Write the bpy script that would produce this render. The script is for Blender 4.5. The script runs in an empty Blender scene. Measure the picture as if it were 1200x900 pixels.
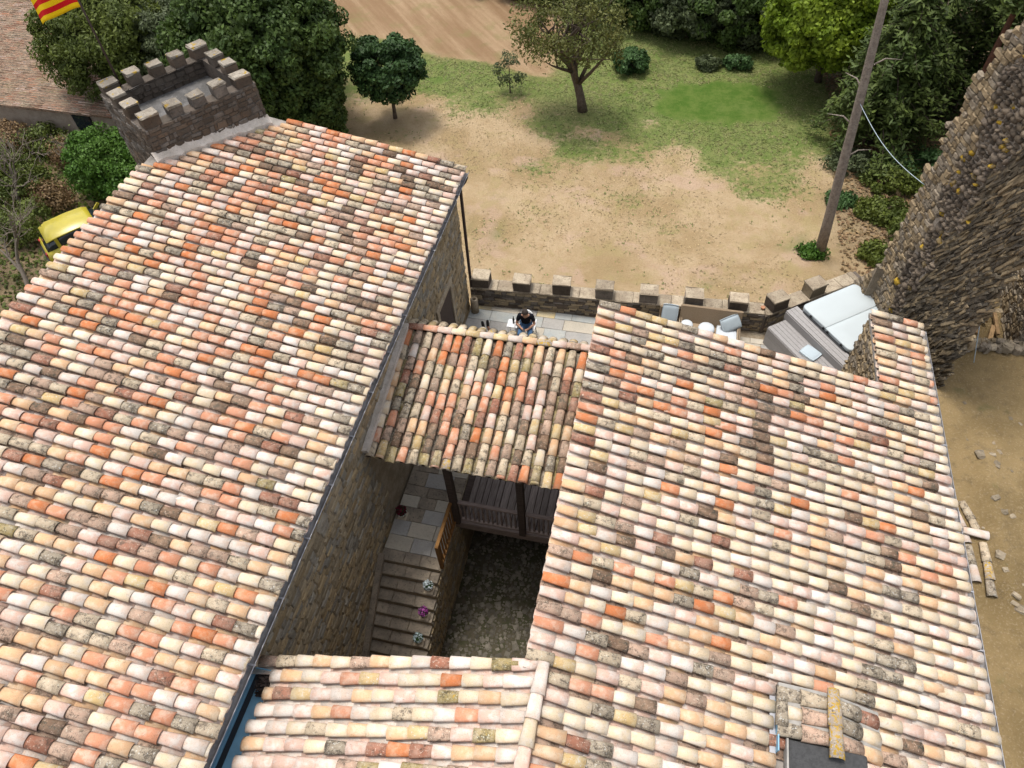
import bpy, bmesh, math, random
import numpy as np
from mathutils import Matrix, Vector

rnd = random.Random(7)
rng = np.random.default_rng(7)
R_ = math.radians
sc = bpy.context.scene
COL = sc.collection

# ------------------------------------------------------------------ camera
CAM = Vector((0.0, 0.0, 16.82))
cx = Vector((0.974729, 0.219341, -0.042348))
cdn = Vector((0.14587, -0.768512, -0.622986))
cfw = Vector((-0.169191, 0.601065, -0.781086))
FPX = 830.0
cd = bpy.data.cameras.new('camera')
cam = bpy.data.objects.new('camera', cd)
COL.objects.link(cam)
cam.matrix_world = Matrix(((cx.x, -cdn.x, -cfw.x, CAM.x), (cx.y, -cdn.y, -cfw.y, CAM.y), (cx.z, -cdn.z, -cfw.z, CAM.z), (0, 0, 0, 1)))
cd.sensor_fit = 'HORIZONTAL'
cd.sensor_width = 36.0
cd.lens = 36.0 * FPX / 1200.0
cd.clip_start = 0.1
cd.clip_end = 1000.0
sc.camera = cam


def project(p):
    d = Vector(p) - CAM
    z = d.dot(cfw)
    if z < 0.1:
        return None
    return 600 + FPX * d.dot(cx) / z, 450 + FPX * d.dot(cdn) / z, z


# ------------------------------------------------------------------ world and sun
SUN_EL, SUN_AZ = R_(76), R_(-55)          # azimuth from +Y towards +X
w = bpy.data.worlds.new('World')
sc.world = w
w.use_nodes = True
nt = w.node_tree
bg = nt.nodes['Background']
sky = nt.nodes.new('ShaderNodeTexSky')
sky.sky_type = 'NISHITA'
sky.sun_disc = False
sky.sun_elevation = SUN_EL
sky.sun_rotation = SUN_AZ
sky.dust_density = 3.0
hs = nt.nodes.new('ShaderNodeHueSaturation')
hs.inputs['Saturation'].default_value = 0.35
nt.links.new(sky.outputs[0], hs.inputs['Color'])
nt.links.new(hs.outputs[0], bg.inputs['Color'])
bg.inputs['Strength'].default_value = 0.15
sd = bpy.data.lights.new('sun', 'SUN')
sd.energy = 1.5
sd.angle = R_(14)
sd.color = (1.0, 0.95, 0.88)
sun = bpy.data.objects.new('sun', sd)
COL.objects.link(sun)
sdir = Vector((math.sin(SUN_AZ) * math.cos(SUN_EL), math.cos(SUN_AZ) * math.cos(SUN_EL), math.sin(SUN_EL)))
sun.rotation_euler = sdir.to_track_quat('Z', 'Y').to_euler()
sc.view_settings.view_transform = 'Standard'
sc.view_settings.look = 'None'
sc.view_settings.exposure = 0.90
sc.view_settings.gamma = 1.0
sc.view_settings.use_curve_mapping = False
sc.cycles.max_bounces = 6
sc.cycles.diffuse_bounces = 3
sc.cycles.glossy_bounces = 2
sc.cycles.transparent_max_bounces = 4


# ------------------------------------------------------------------ material helpers
class N:
    def __init__(self, name):
        self.m = bpy.data.materials.new(name)
        self.m.use_nodes = True
        self.t = self.m.node_tree
        self.b = self.t.nodes['Principled BSDF']
        self.out = self.t.nodes['Material Output']

    def n(self, typ, **kw):
        nd = self.t.nodes.new(typ)
        for k, v in kw.items():
            setattr(nd, k, v)
        return nd

    def l(self, a, b):
        self.t.links.new(a, b)

    def pos(self):
        return self.n('ShaderNodeNewGeometry').outputs['Position']

    def noise(self, scale, detail=3.0, rough=0.55, vec=None, dist=0.0):
        nd = self.n('ShaderNodeTexNoise')
        nd.inputs['Scale'].default_value = scale
        nd.inputs['Detail'].default_value = detail
        nd.inputs['Roughness'].default_value = rough
        nd.inputs['Distortion'].default_value = dist
        self.l(vec if vec is not None else self.pos(), nd.inputs['Vector'])
        return nd.outputs['Fac']

    def ramp(self, fac, a, b):
        nd = self.n('ShaderNodeMapRange')
        nd.interpolation_type = 'SMOOTHSTEP'
        nd.inputs['From Min'].default_value = a
        nd.inputs['From Max'].default_value = b
        self.l(fac, nd.inputs['Value'])
        return nd.outputs['Result']

    def mix(self, fac, a, b, blend='MIX'):
        nd = self.n('ShaderNodeMix', data_type='RGBA', blend_type=blend)
        for sock, v in ((nd.inputs[0], fac), (nd.inputs[6], a), (nd.inputs[7], b)):
            if isinstance(v, bpy.types.NodeSocket):
                self.l(v, sock)
            elif isinstance(v, (int, float)):
                sock.default_value = v
            else:
                sock.default_value = (*v, 1.0)
        return nd.outputs[2]

    def math(self, op, a, b=0.0):
        nd = self.n('ShaderNodeMath', operation=op)
        for sock, v in ((nd.inputs[0], a), (nd.inputs[1], b)):
            if isinstance(v, bpy.types.NodeSocket):
                self.l(v, sock)
            else:
                sock.default_value = v
        return nd.outputs[0]

    def bump(self, h, strength=0.4, dist=0.02):
        nd = self.n('ShaderNodeBump')
        nd.inputs['Strength'].default_value = strength
        nd.inputs['Distance'].default_value = dist
        self.l(h, nd.inputs['Height'])
        self.l(nd.outputs[0], self.b.inputs['Normal'])

    def rand(self):
        a = self.n('ShaderNodeObjectInfo').outputs['Random']
        g = self.n('ShaderNodeNewGeometry').outputs['Random Per Island']
        return self.math('FRACT', self.math('ADD', a, g))

    def fin(self, col, rough=0.9, spec=0.2, metal=0.0):
        if isinstance(col, bpy.types.NodeSocket):
            self.l(col, self.b.inputs['Base Color'])
        else:
            self.b.inputs['Base Color'].default_value = (*col, 1)
        self.b.inputs['Roughness'].default_value = rough
        self.b.inputs['Specular IOR Level'].default_value = spec
        self.b.inputs['Metallic'].default_value = metal
        return self.m


def vary(N_, col, amt):
    """per-piece brightness variation"""
    r = N_.rand()
    k = N_.math('ADD', N_.math('MULTIPLY', r, amt * 2), 1.0 - amt)
    nd = N_.n('ShaderNodeVectorMath', operation='SCALE')
    N_.l(col, nd.inputs[0])
    N_.l(k, nd.inputs['Scale'])
    return nd.outputs[0]


def tile_mat(name, base, second, patch, spk, spk_amt, dark=(0.05, 0.04, 0.03), var=0.13, lich=0.0):
    q = N(name)
    va = q.n('ShaderNodeVectorMath', operation='ADD')
    q.l(q.pos(), va.inputs[0])
    q.l(q.math('MULTIPLY', q.rand(), 43.0), va.inputs[1])
    pv = va.outputs[0]
    n1 = q.noise(6.0, 5, 0.62, pv)
    c = q.mix(q.ramp(n1, 0.66 - patch * 0.42, 0.86 - patch * 0.34), base, second)
    n5 = q.noise(9.0, 2, 0.5, pv)
    n2 = q.noise(38.0, 5, 0.7, pv)
    mm = q.math('ADD', q.math('MULTIPLY', n2, 0.62), q.math('MULTIPLY', n5, 0.38))
    c = q.mix(q.math('MULTIPLY', q.ramp(mm, 0.68 - spk_amt * 0.22, 0.74 - spk_amt * 0.20), 0.9), c, spk)
    n3 = q.noise(110.0, 3, 0.6, pv)
    m3 = q.math('ADD', q.math('MULTIPLY', n3, 0.6), q.math('MULTIPLY', n5, 0.4))
    c = q.mix(q.math('MULTIPLY', q.ramp(m3, 0.64 - spk_amt * 0.15, 0.70 - spk_amt * 0.13), 0.7), c, dark)
    if spk_amt > 0.3:
        n6 = q.noise(26.0, 4, 0.7, pv)
        c = q.mix(q.math('MULTIPLY', q.ramp(n6, 0.58, 0.66), 0.8), c, tuple(min(.55, x * 1.7 + .10) for x in second))
    if lich > 0:
        n4 = q.noise(20.0, 4, 0.65, pv)
        c = q.mix(q.ramp(n4, 0.70 - lich * 0.3, 0.74 - lich * 0.3), c, (0.42, 0.26, 0.03))
    # weathering that runs across neighbouring tiles: lime bloom, grime, fine pale lichen
    w1 = q.noise(1.1, 5, 0.65)
    c = q.mix(q.math('MULTIPLY', q.ramp(w1, 0.46, 0.68), 0.14), c, (0.50, 0.40, 0.31))
    w2 = q.noise(2.6, 6, 0.72)
    c = q.mix(q.math('MULTIPLY', q.ramp(w2, 0.55, 0.70), 0.24), c, (0.20, 0.145, 0.10))
    w3 = q.noise(30.0, 5, 0.75)
    c = q.mix(q.math('MULTIPLY', q.ramp(w3, 0.56, 0.64), 0.20), c, (0.52, 0.46, 0.37))
    w4 = q.noise(62.0, 4, 0.7)
    c = q.mix(q.math('MULTIPLY', q.ramp(w4, 0.56, 0.64), 0.38), c, (0.15, 0.10, 0.07))
    c = vary(q, c, var)
    q.bump(q.math('ADD', n2, q.math('MULTIPLY', n1, 0.6)), 0.6, 0.010)
    return q.fin(c, 0.92, 0.15)


TILE = {
    'white': tile_mat('tile_white', (0.57, 0.51, 0.45), (0.56, 0.42, 0.33), 0.6, (0.42, 0.30, 0.22), 0.18),
    'cream': tile_mat('tile_cream', (0.58, 0.46, 0.31), (0.57, 0.50, 0.41), 0.6, (0.44, 0.29, 0.15), 0.20),
    'pink': tile_mat('tile_pink', (0.55, 0.37, 0.29), (0.58, 0.50, 0.44), 0.6, (0.44, 0.21, 0.13), 0.22),
    'peach': tile_mat('tile_peach', (0.55, 0.34, 0.19), (0.58, 0.44, 0.30), 0.6, (0.42, 0.19, 0.09), 0.22),
    'salmon': tile_mat('tile_salmon', (0.50, 0.22, 0.125), (0.56, 0.37, 0.27), 0.55, (0.36, 0.17, 0.11), 0.25),
    'orange': tile_mat('tile_orange', (0.46, 0.155, 0.058), (0.50, 0.26, 0.15), 0.55, (0.27, 0.13, 0.08), 0.3),
    'brick': tile_mat('tile_brick', (0.26, 0.11, 0.068), (0.33, 0.19, 0.135), 0.6, (0.12, 0.07, 0.05), 0.7),
    'umber': tile_mat('tile_umber', (0.15, 0.095, 0.062), (0.24, 0.155, 0.10), 0.6, (0.05, 0.057, 0.042), 0.75),
    'grey': tile_mat('tile_grey', (0.27, 0.225, 0.165), (0.38, 0.32, 0.235), 0.5, (0.08, 0.065, 0.05), 0.85),
    'speckle': tile_mat('tile_speckle', (0.46, 0.37, 0.26), (0.36, 0.29, 0.20), 0.5, (0.12, 0.10, 0.075), 0.75),
    'rosegrey': tile_mat('tile_rosegrey', (0.40, 0.27, 0.195), (0.31, 0.22, 0.16), 0.6, (0.13, 0.095, 0.07), 0.75),
    'ochre': tile_mat('tile_ochre', (0.47, 0.33, 0.15), (0.52, 0.42, 0.26), 0.6, (0.28, 0.19, 0.09), 0.35),
    'moss': tile_mat('tile_moss', (0.29, 0.225, 0.10), (0.37, 0.30, 0.19), 0.6, (0.12, 0.10, 0.05), 0.75, lich=0.2),
    'lichen': tile_mat('tile_lichen', (0.34, 0.28, 0.22), (0.40, 0.33, 0.25), 0.5, (0.12, 0.10, 0.08), 0.6, lich=0.62),
}
TN = list(TILE)
TI = {k: i for i, k in enumerate(TN)}


def stone_mat(name, a, b, c3, var=0.25, bump=0.8, lich=None, sc1=3.0):
    q = N(name)
    n1 = q.noise(sc1, 4, 0.65)
    n2 = q.noise(18.0, 5, 0.7)
    col = q.mix(q.ramp(n1, 0.38, 0.62), a, b)
    col = q.mix(q.math('MULTIPLY', q.ramp(n2, 0.52, 0.68), 0.7), col, c3)
    n3 = q.noise(60.0, 3, 0.6)
    col = q.mix(q.math('MULTIPLY', q.ramp(n3, 0.58, 0.70), 0.5), col, (0.04, 0.035, 0.03))
    if lich:
        n4 = q.noise(5.0, 5, 0.65)
        col = q.mix(q.ramp(n4, lich, lich + 0.03), col, (0.36, 0.23, 0.03))
    col = vary(q, col, var)
    q.bump(q.math('ADD', n2, q.math('MULTIPLY', n3, 0.4)), bump, 0.03)
    return q.fin(col, 0.95, 0.1)


M = {}
M['wall_mortar'] = stone_mat('wall_mortar', (0.23, 0.18, 0.12), (0.30, 0.25, 0.18), (0.16, 0.12, 0.08), 0.0)
M['wall_stone_a'] = stone_mat('wall_stone_tan', (0.33, 0.265, 0.175), (0.27, 0.215, 0.14), (0.17, 0.14, 0.10))
M['wall_stone_b'] = stone_mat('wall_stone_grey', (0.30, 0.27, 0.215), (0.23, 0.20, 0.16), (0.36, 0.31, 0.23))
M['wall_stone_c'] = stone_mat('wall_stone_ochre', (0.37, 0.275, 0.155), (0.30, 0.23, 0.14), (0.17, 0.13, 0.09))
M['tower_mortar'] = stone_mat('tower_mortar', (0.10, 0.085, 0.07), (0.13, 0.105, 0.085), (0.07, 0.06, 0.05), 0.0)
M['tower_stone_a'] = stone_mat('tower_stone_umber', (0.125, 0.10, 0.078), (0.09, 0.073, 0.058), (0.075, 0.06, 0.05))
M['tower_stone_b'] = stone_mat('tower_stone_grey', (0.19, 0.165, 0.14), (0.13, 0.115, 0.10), (0.08, 0.07, 0.06))
M['tower_stone_c'] = stone_mat('tower_stone_rust', (0.135, 0.098, 0.07), (0.11, 0.085, 0.064), (0.06, 0.05, 0.042))
M['cap_stone'] = stone_mat('merlon_cap_stone', (0.33, 0.29, 0.235), (0.25, 0.215, 0.17), (0.12, 0.10, 0.08), 0.25, 1.4, lich=0.60)
M['cap_pale'] = stone_mat('pale_cap_stone', (0.42, 0.35, 0.255), (0.31, 0.25, 0.18), (0.13, 0.105, 0.075), 0.25, 1.4)
M['tower_floor'] = stone_mat('tower_roof_slab', (0.15, 0.145, 0.14), (0.09, 0.087, 0.083), (0.20, 0.19, 0.175), 0.0, 0.3, sc1=1.5)
M['ruin_tan_a'] = stone_mat('ruin_stone_tan', (0.29, 0.22, 0.135), (0.22, 0.165, 0.10), (0.13, 0.10, 0.065))
M['ruin_tan_b'] = stone_mat('ruin_stone_grey', (0.24, 0.20, 0.15), (0.18, 0.145, 0.105), (0.10, 0.08, 0.06))
M['ruin_dark'] = stone_mat('ruin_core_stone', (0.115, 0.092, 0.072), (0.16, 0.125, 0.09), (0.06, 0.05, 0.04), 0.45, 1.2, lich=0.70)
M['ruin_lichen'] = stone_mat('ruin_lichen_stone', (0.20, 0.14, 0.06), (0.14, 0.11, 0.07), (0.08, 0.07, 0.05), 0.3, 1.0, lich=0.50)
M['ruin_slate_a'] = stone_mat('ruin_slate_dark', (0.10, 0.083, 0.06), (0.065, 0.056, 0.045), (0.15, 0.118, 0.075), 0.4)
M['ruin_slate_b'] = stone_mat('ruin_slate_tan', (0.20, 0.155, 0.095), (0.15, 0.115, 0.073), (0.085, 0.068, 0.05), 0.35)
M['ruin_mortar'] = stone_mat('ruin_lime_mortar', (0.36, 0.31, 0.26), (0.28, 0.235, 0.19), (0.16, 0.13, 0.10), 0.0, 1.2)
M['slate_mortar'] = stone_mat('ruin_dark_mortar', (0.13, 0.105, 0.075), (0.17, 0.135, 0.095), (0.08, 0.065, 0.05), 0.0)
M['lime'] = stone_mat('lime_render', (0.56, 0.50, 0.44), (0.46, 0.41, 0.35), (0.34, 0.29, 0.24), 0.0, 0.5)
M['step'] = stone_mat('step_stone', (0.30, 0.25, 0.19), (0.22, 0.185, 0.145), (0.085, 0.072, 0.055), 0.15, 0.4, sc1=2.2)
M['cobble'] = stone_mat('cobble_stone', (0.20, 0.178, 0.145), (0.13, 0.118, 0.095), (0.07, 0.066, 0.045), 0.35)
M['cobble_bed'] = stone_mat('cobble_bed_earth', (0.065, 0.065, 0.035), (0.10, 0.085, 0.06), (0.05, 0.05, 0.03), 0.0)
SLAB = [M['step']] + [stone_mat('slab_%s' % k, a, b, c, 0.10, 0.25, sc1=2.0) for k, a, b, c in (
    ('blue', (0.34, 0.36, 0.35), (0.40, 0.40, 0.37), (0.30, 0.29, 0.26)),
    ('beige', (0.42, 0.38, 0.31), (0.46, 0.41, 0.33), (0.33, 0.30, 0.25)),
    ('yellow', (0.46, 0.37, 0.20), (0.44, 0.38, 0.26), (0.36, 0.29, 0.19)),
    ('grey', (0.38, 0.36, 0.33), (0.33, 0.32, 0.30), (0.27, 0.25, 0.22)))]


def plain(name, col, rough=0.6, spec=0.3, metal=0.0, nz=0.0, sc_=6.0, bump=0.0, var=0.0):
    q = N(name)
    c = q.mix(q.math('MULTIPLY', q.ramp(q.noise(sc_, 4, 0.6), 0.35, 0.7), nz), col, tuple(x * 0.45 for x in col))
    if var:
        c = vary(q, c, var)
    if bump:
        q.bump(q.noise(sc_ * 4, 4, 0.6), bump, 0.01)
    return q.fin(c, rough, spec, metal)


def wood_mat(name, a, b, axis=(1, 14, 14), var=0.2, rough=0.8):
    q = N(name)
    mp = q.n('ShaderNodeMapping')
    mp.inputs['Scale'].default_value = axis
    q.l(q.pos(), mp.inputs['Vector'])
    n1 = q.noise(3.0, 5, 0.65, mp.outputs[0])
    c = q.mix(q.ramp(n1, 0.35, 0.65), a, b)
    c = vary(q, c, var)
    q.bump(n1, 0.3, 0.01)
    return q.fin(c, rough, 0.2)


M['wood_dark'] = wood_mat('wood_dark', (0.085, 0.062, 0.050), (0.05, 0.036, 0.03))
M['wood_grey_y'] = wood_mat('wood_grey_boards', (0.25, 0.21, 0.19), (0.16, 0.13, 0.115), (14, 1, 14))
M['wood_beam'] = wood_mat('wood_beam', (0.24, 0.19, 0.165), (0.16, 0.12, 0.105))
M['wood_orange'] = wood_mat('wood_oak_orange', (0.27, 0.14, 0.045), (0.18, 0.085, 0.03), (8, 2, 14))
M['wood_timber'] = wood_mat('wood_loose_timber', (0.36, 0.23, 0.11), (0.24, 0.15, 0.075), (8, 2, 8))
M['deck'] = wood_mat('grey_composite_deck', (0.30, 0.285, 0.275), (0.26, 0.245, 0.235), (6, 6, 20), 0.07, 0.6)
M['gutter'] = plain('gutter_grey_metal', (0.25, 0.235, 0.23), 0.6, 0.3, 0.1, 0.7)
M['gutter_edge'] = plain('gutter_lip', (0.36, 0.36, 0.38), 0.5, 0.4, 0.2, 0.4)
M['fascia'] = plain('fascia_grey', (0.30, 0.27, 0.24), 0.8, 0.2, 0, 0.6)
M['pipe'] = plain('downpipe_brown', (0.045, 0.028, 0.025), 0.5, 0.3, 0, 0.3)
M['blue_metal'] = plain('blue_painted_metal', (0.20, 0.39, 0.52), 0.5, 0.4, 0, 0.35, 3.0)
M['black'] = plain('black_plastic', (0.02, 0.02, 0.022), 0.45, 0.4)
M['chimney_dark'] = plain('chimney_slate', (0.055, 0.055, 0.055), 0.8, 0.2, 0, 0.5, 20, 0.4)
M['chimney_grey'] = plain('chimney_cement', (0.33, 0.31, 0.28), 0.9, 0.1, 0, 0.4, 8, 0.3)
M['tub_cover'] = plain('tub_cover_vinyl', (0.42, 0.46, 0.465), 0.55, 0.35, 0, 0.06, 1.5)
M['tub_shell'] = plain('tub_shell', (0.20, 0.20, 0.21), 0.5, 0.3, 0, 0.2)
M['wicker'] = wood_mat('wicker', (0.36, 0.27, 0.18), (0.20, 0.145, 0.09), (60, 60, 60), 0.05)
M['cushion'] = plain('cushion_pale_blue', (0.40, 0.46, 0.49), 0.9, 0.1, 0, 0.12, 3.0)
M['cushion_white'] = plain('cushion_white', (0.50, 0.53, 0.55), 0.9, 0.1, 0, 0.08, 3.0)
M['white'] = plain('white_plastic', (0.75, 0.75, 0.74), 0.4, 0.4)
M['skin'] = plain('skin', (0.42, 0.235, 0.155), 0.55, 0.3, 0, 0.15, 9)
M['skin_tan'] = plain('skin_tanned', (0.20, 0.10, 0.06), 0.55, 0.3, 0, 0.15, 9)
M['hair'] = plain('hair_dark', (0.045, 0.035, 0.03), 0.8, 0.2, 0, 0.5, 60, 0.5)
M['shirt'] = plain('shirt_black', (0.012, 0.013, 0.018), 0.9, 0.1, 0, 0.3, 14, 0.3)
M['jeans'] = plain('jeans_blue', (0.07, 0.14, 0.25), 0.9, 0.1, 0, 0.35, 14, 0.3)
M['shoe'] = plain('shoe_black', (0.018, 0.013, 0.012), 0.6, 0.3)
M['terracotta'] = plain('terracotta', (0.42, 0.21, 0.12), 0.9, 0.1, 0, 0.3)
M['pot_cream'] = plain('pot_cream', (0.55, 0.46, 0.34), 0.8, 0.2, 0, 0.3)
M['pot_white'] = plain('pot_white', (0.66, 0.62, 0.55), 0.8, 0.2, 0, 0.2)
M['glass'] = plain('car_glass', (0.015, 0.02, 0.025), 0.08, 0.6)
M['car_yellow'] = plain('car_yellow_paint', (0.40, 0.33, 0.03), 0.32, 0.5, 0, 0.15, 4)
M['rubber'] = plain('tyre_rubber', (0.02, 0.02, 0.02), 0.8, 0.2)
M['rim'] = plain('alloy_rim', (0.25, 0.25, 0.26), 0.35, 0.5, 0.7)
M['cable'] = plain('pale_cable', (0.34, 0.40, 0.44), 0.6, 0.3)
M['plaster'] = stone_mat('house_plaster', (0.34, 0.28, 0.22), (0.28, 0.22, 0.17), (0.20, 0.16, 0.12), 0.0, 0.3)
M['rock'] = stone_mat('loose_rock', (0.30, 0.25, 0.18), (0.235, 0.19, 0.13), (0.15, 0.12, 0.08), 0.3)
M['bark'] = stone_mat('bark', (0.10, 0.075, 0.055), (0.14, 0.11, 0.085), (0.05, 0.04, 0.03), 0.1, 1.0, sc1=8)
M['bark_grey'] = stone_mat('bark_grey', (0.31, 0.265, 0.22), (0.23, 0.19, 0.16), (0.13, 0.105, 0.085), 0.1, 1.4, sc1=8)
M['bark_red'] = stone_mat('bark_red', (0.14, 0.065, 0.04), (0.10, 0.05, 0.035), (0.06, 0.035, 0.03), 0.1, 1.0, sc1=8)
M['twig'] = plain('twig_grey', (0.21, 0.175, 0.14), 0.9, 0.1, 0, 0.4)


def leaf_mat(name, a, b, tr=0.25, var=0.35):
    q = N(name)
    c = q.mix(q.ramp(q.noise(0.9, 3, 0.6), 0.35, 0.65), a, b)
    c = vary(q, c, var)
    q.fin(c, 0.6, 0.25)
    tl = q.n('ShaderNodeBsdfTranslucent')
    q.l(c, tl.inputs['Color'])
    mx = q.n('ShaderNodeMixShader')
    mx.inputs[0].default_value = tr
    q.l(q.b.outputs[0], mx.inputs[1])
    q.l(tl.outputs[0], mx.inputs[2])
    q.l(mx.outputs[0], q.out.inputs['Surface'])
    return q.m


L = {
    'dark': leaf_mat('leaf_dark', (0.042, 0.075, 0.015), (0.07, 0.108, 0.022)),
    'glossy': leaf_mat('leaf_glossy', (0.026, 0.058, 0.014), (0.042, 0.085, 0.022), 0.15),
    'olive': leaf_mat('leaf_olive', (0.09, 0.105, 0.025), (0.12, 0.12, 0.03)),
    'bright': leaf_mat('leaf_bright', (0.15, 0.225, 0.016), (0.20, 0.265, 0.022), 0.4),
    'conifer': leaf_mat('leaf_conifer', (0.05, 0.078, 0.016), (0.085, 0.115, 0.024), 0.2),
    'grey': leaf_mat('leaf_grey', (0.095, 0.115, 0.055), (0.07, 0.09, 0.035)),
    'bush': leaf_mat('leaf_bush', (0.05, 0.115, 0.012), (0.075, 0.15, 0.02)),
    'blue': leaf_mat('leaf_bluegreen', (0.065, 0.125, 0.038), (0.05, 0.10, 0.03)),
    'moss': leaf_mat('leaf_moss', (0.10, 0.125, 0.02), (0.075, 0.10, 0.02)),
    'grass': leaf_mat('grass_blade', (0.16, 0.19, 0.055), (0.23, 0.22, 0.09)),
    'dry': leaf_mat('dry_leaf', (0.20, 0.12, 0.06), (0.26, 0.18, 0.09)),
    'straw': leaf_mat('straw_bits', (0.36, 0.27, 0.14), (0.22, 0.155, 0.08), 0.1, 0.5),
    'purple': leaf_mat('flower_purple', (0.42, 0.08, 0.36), (0.55, 0.22, 0.50)),
    'whitef': leaf_mat('flower_white', (0.62, 0.68, 0.70), (0.45, 0.60, 0.62)),
    'red': leaf_mat('flower_red', (0.16, 0.015, 0.035), (0.09, 0.01, 0.02)),
}

# ------------------------------------------------------------------ object helpers
WORLD = {}


def tag(o, label=None, cat=None, group=None, kind=None):
    if label: o['label'] = label
    if cat: o['category'] = cat
    if group: o['group'] = group
    if kind: o['kind'] = kind
    return o


def empty(name, loc, label=None, cat=None, group=None, rz=0.0, scale=1.0):
    o = bpy.data.objects.new(name, None)
    COL.objects.link(o)
    o.empty_display_size = 0.2
    o.location = loc
    o.rotation_euler = (0, 0, rz)
    o.scale = (scale,) * 3
    WORLD[o.name] = Matrix.Translation(Vector(loc)) @ Matrix.Rotation(rz, 4, 'Z') @ Matrix.Scale(scale, 4)
    return tag(o, label, cat, group)


def link(name, me, parent=None, local=False, mat=None):
    o = bpy.data.objects.new(name, me)
    COL.objects.link(o)
    if mat is not None:
        me.materials.append(mat)
    if parent is not None:
        o.parent = parent
        if not local and parent.name in WORLD:
            o.matrix_parent_inverse = WORLD[parent.name].inverted()
    return o


class MB:
    def __init__(self):
        self.v, self.f, self.mi, self.sm = [], [], [], []

    def add(self, vs, fs, mi=0, smooth=False):
        o = len(self.v)
        self.v += [tuple(x) for x in vs]
        self.f += [tuple(i + o for i in f) for f in fs]
        self.mi += [mi] * len(fs)
        self.sm += [smooth] * len(fs)
        return self

    def box(self, c, s, rot=None, mi=0, taper=1.0, jit=0.0, bev=0.0):
        hx, hy, hz = s[0] / 2, s[1] / 2, s[2] / 2
        if bev <= 0:
            vs = [Vector((x * hx * (taper if z > 0 else 1), y * hy * (taper if z > 0 else 1), z * hz)) for z in (-1, 1) for x, y in ((-1, -1), (1, -1), (1, 1), (-1, 1))]
            fs = [(3, 2, 1, 0), (4, 5, 6, 7), (0, 1, 5, 4), (1, 2, 6, 5), (2, 3, 7, 6), (3, 0, 4, 7)]
        else:
            b = min(bev, hx * .6, hy * .6, hz * .6)
            vs, fs = [], []
            lv = [(-hz, b), (-hz + b, 0), (hz - b, 0), (hz, b)]
            for z, i in lv:
                X, Y = hx - i, hy - i
                e = b
                vs += [Vector(p) for p in ((-X + e, -Y, z), (X - e, -Y, z), (X, -Y + e, z), (X, Y - e, z), (X - e, Y, z), (-X + e, Y, z), (-X, Y - e, z), (-X, -Y + e, z))]
            for k in range(3):
                for j in range(8):
                    a, b2 = k * 8 + j, k * 8 + (j + 1) % 8
                    fs.append((a, b2, b2 + 8, a + 8))
            fs.append(tuple(range(7, -1, -1)))
            fs.append(tuple(range(24, 32)))
        if jit:
            vs = [v + Vector((rnd.uniform(-jit, jit), rnd.uniform(-jit, jit), rnd.uniform(-jit, jit))) for v in vs]
        if rot is not None:
            vs = [rot @ v for v in vs]
        c = Vector(c)
        return self.add([v + c for v in vs], fs, mi)

    def tube(self, pts, rad, n=6, cap=True, mi=0, smooth=True):
        pts = [Vector(p) for p in pts]
        if not hasattr(rad, '__len__'):
            rad = [rad] * len(pts)
        o = len(self.v)
        ref = None
        for i, p in enumerate(pts):
            d = (pts[min(i + 1, len(pts) - 1)] - pts[max(i - 1, 0)]).normalized()
            if ref is None:
                ref = Vector((0, 0, 1)) if abs(d.z) < 0.9 else Vector((1, 0, 0))
            a = d.cross(ref).normalized()
            b = d.cross(a).normalized()
            ref = b.cross(d) * -1 if False else ref
            for k in range(n):
                t = 2 * math.pi * k / n
                self.v.append(tuple(p + (a * math.cos(t) + b * math.sin(t)) * rad[i]))
        for i in range(len(pts) - 1):
            for k in range(n):
                q = o + i * n + k
                q2 = o + i * n + (k + 1) % n
                self.f.append((q, q2, q2 + n, q + n)); self.mi.append(mi); self.sm.append(smooth)
        if cap:
            self.f.append(tuple(o + k for k in range(n - 1, -1, -1))); self.mi.append(mi); self.sm.append(False)
            e = o + (len(pts) - 1) * n
            self.f.append(tuple(e + k for k in range(n))); self.mi.append(mi); self.sm.append(False)
        return self

    def lathe(self, c, prof, n=14, mi=0, smooth=True):
        o = len(self.v)
        for r, z in prof:
            for k in range(n):
                t = 2 * math.pi * k / n
                self.v.append((c[0] + r * math.cos(t), c[1] + r * math.sin(t), c[2] + z))
        for i in range(len(prof) - 1):
            for k in range(n):
                a, b = o + i * n + k, o + i * n + (k + 1) % n
                self.f.append((a, b, b + n, a + n)); self.mi.append(mi); self.sm.append(smooth)
        self.f.append(tuple(o + k for k in range(n - 1, -1, -1))); self.mi.append(mi); self.sm.append(False)
        e = o + (len(prof) - 1) * n
        self.f.append(tuple(e + k for k in range(n))); self.mi.append(mi); self.sm.append(False)
        return self

    def mesh(self, name, mats):
        me = bpy.data.meshes.new(name)
        me.from_pydata(self.v, [], self.f)
        me.polygons.foreach_set('material_index', self.mi)
        me.polygons.foreach_set('use_smooth', self.sm)
        for m in (mats if isinstance(mats, (list, tuple)) else [mats]):
            me.materials.append(m)
        me.update()
        return me

    def build(self, name, mats, parent=None, local=False):
        return link(name, self.mesh(name, mats), parent, local)


def template(me):
    nv = len(me.vertices)
    v = np.empty(nv * 3)
    me.vertices.foreach_get('co', v)
    return v.reshape(-1, 3), [tuple(p.vertices) for p in me.polygons], [p.use_smooth for p in me.polygons]


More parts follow.
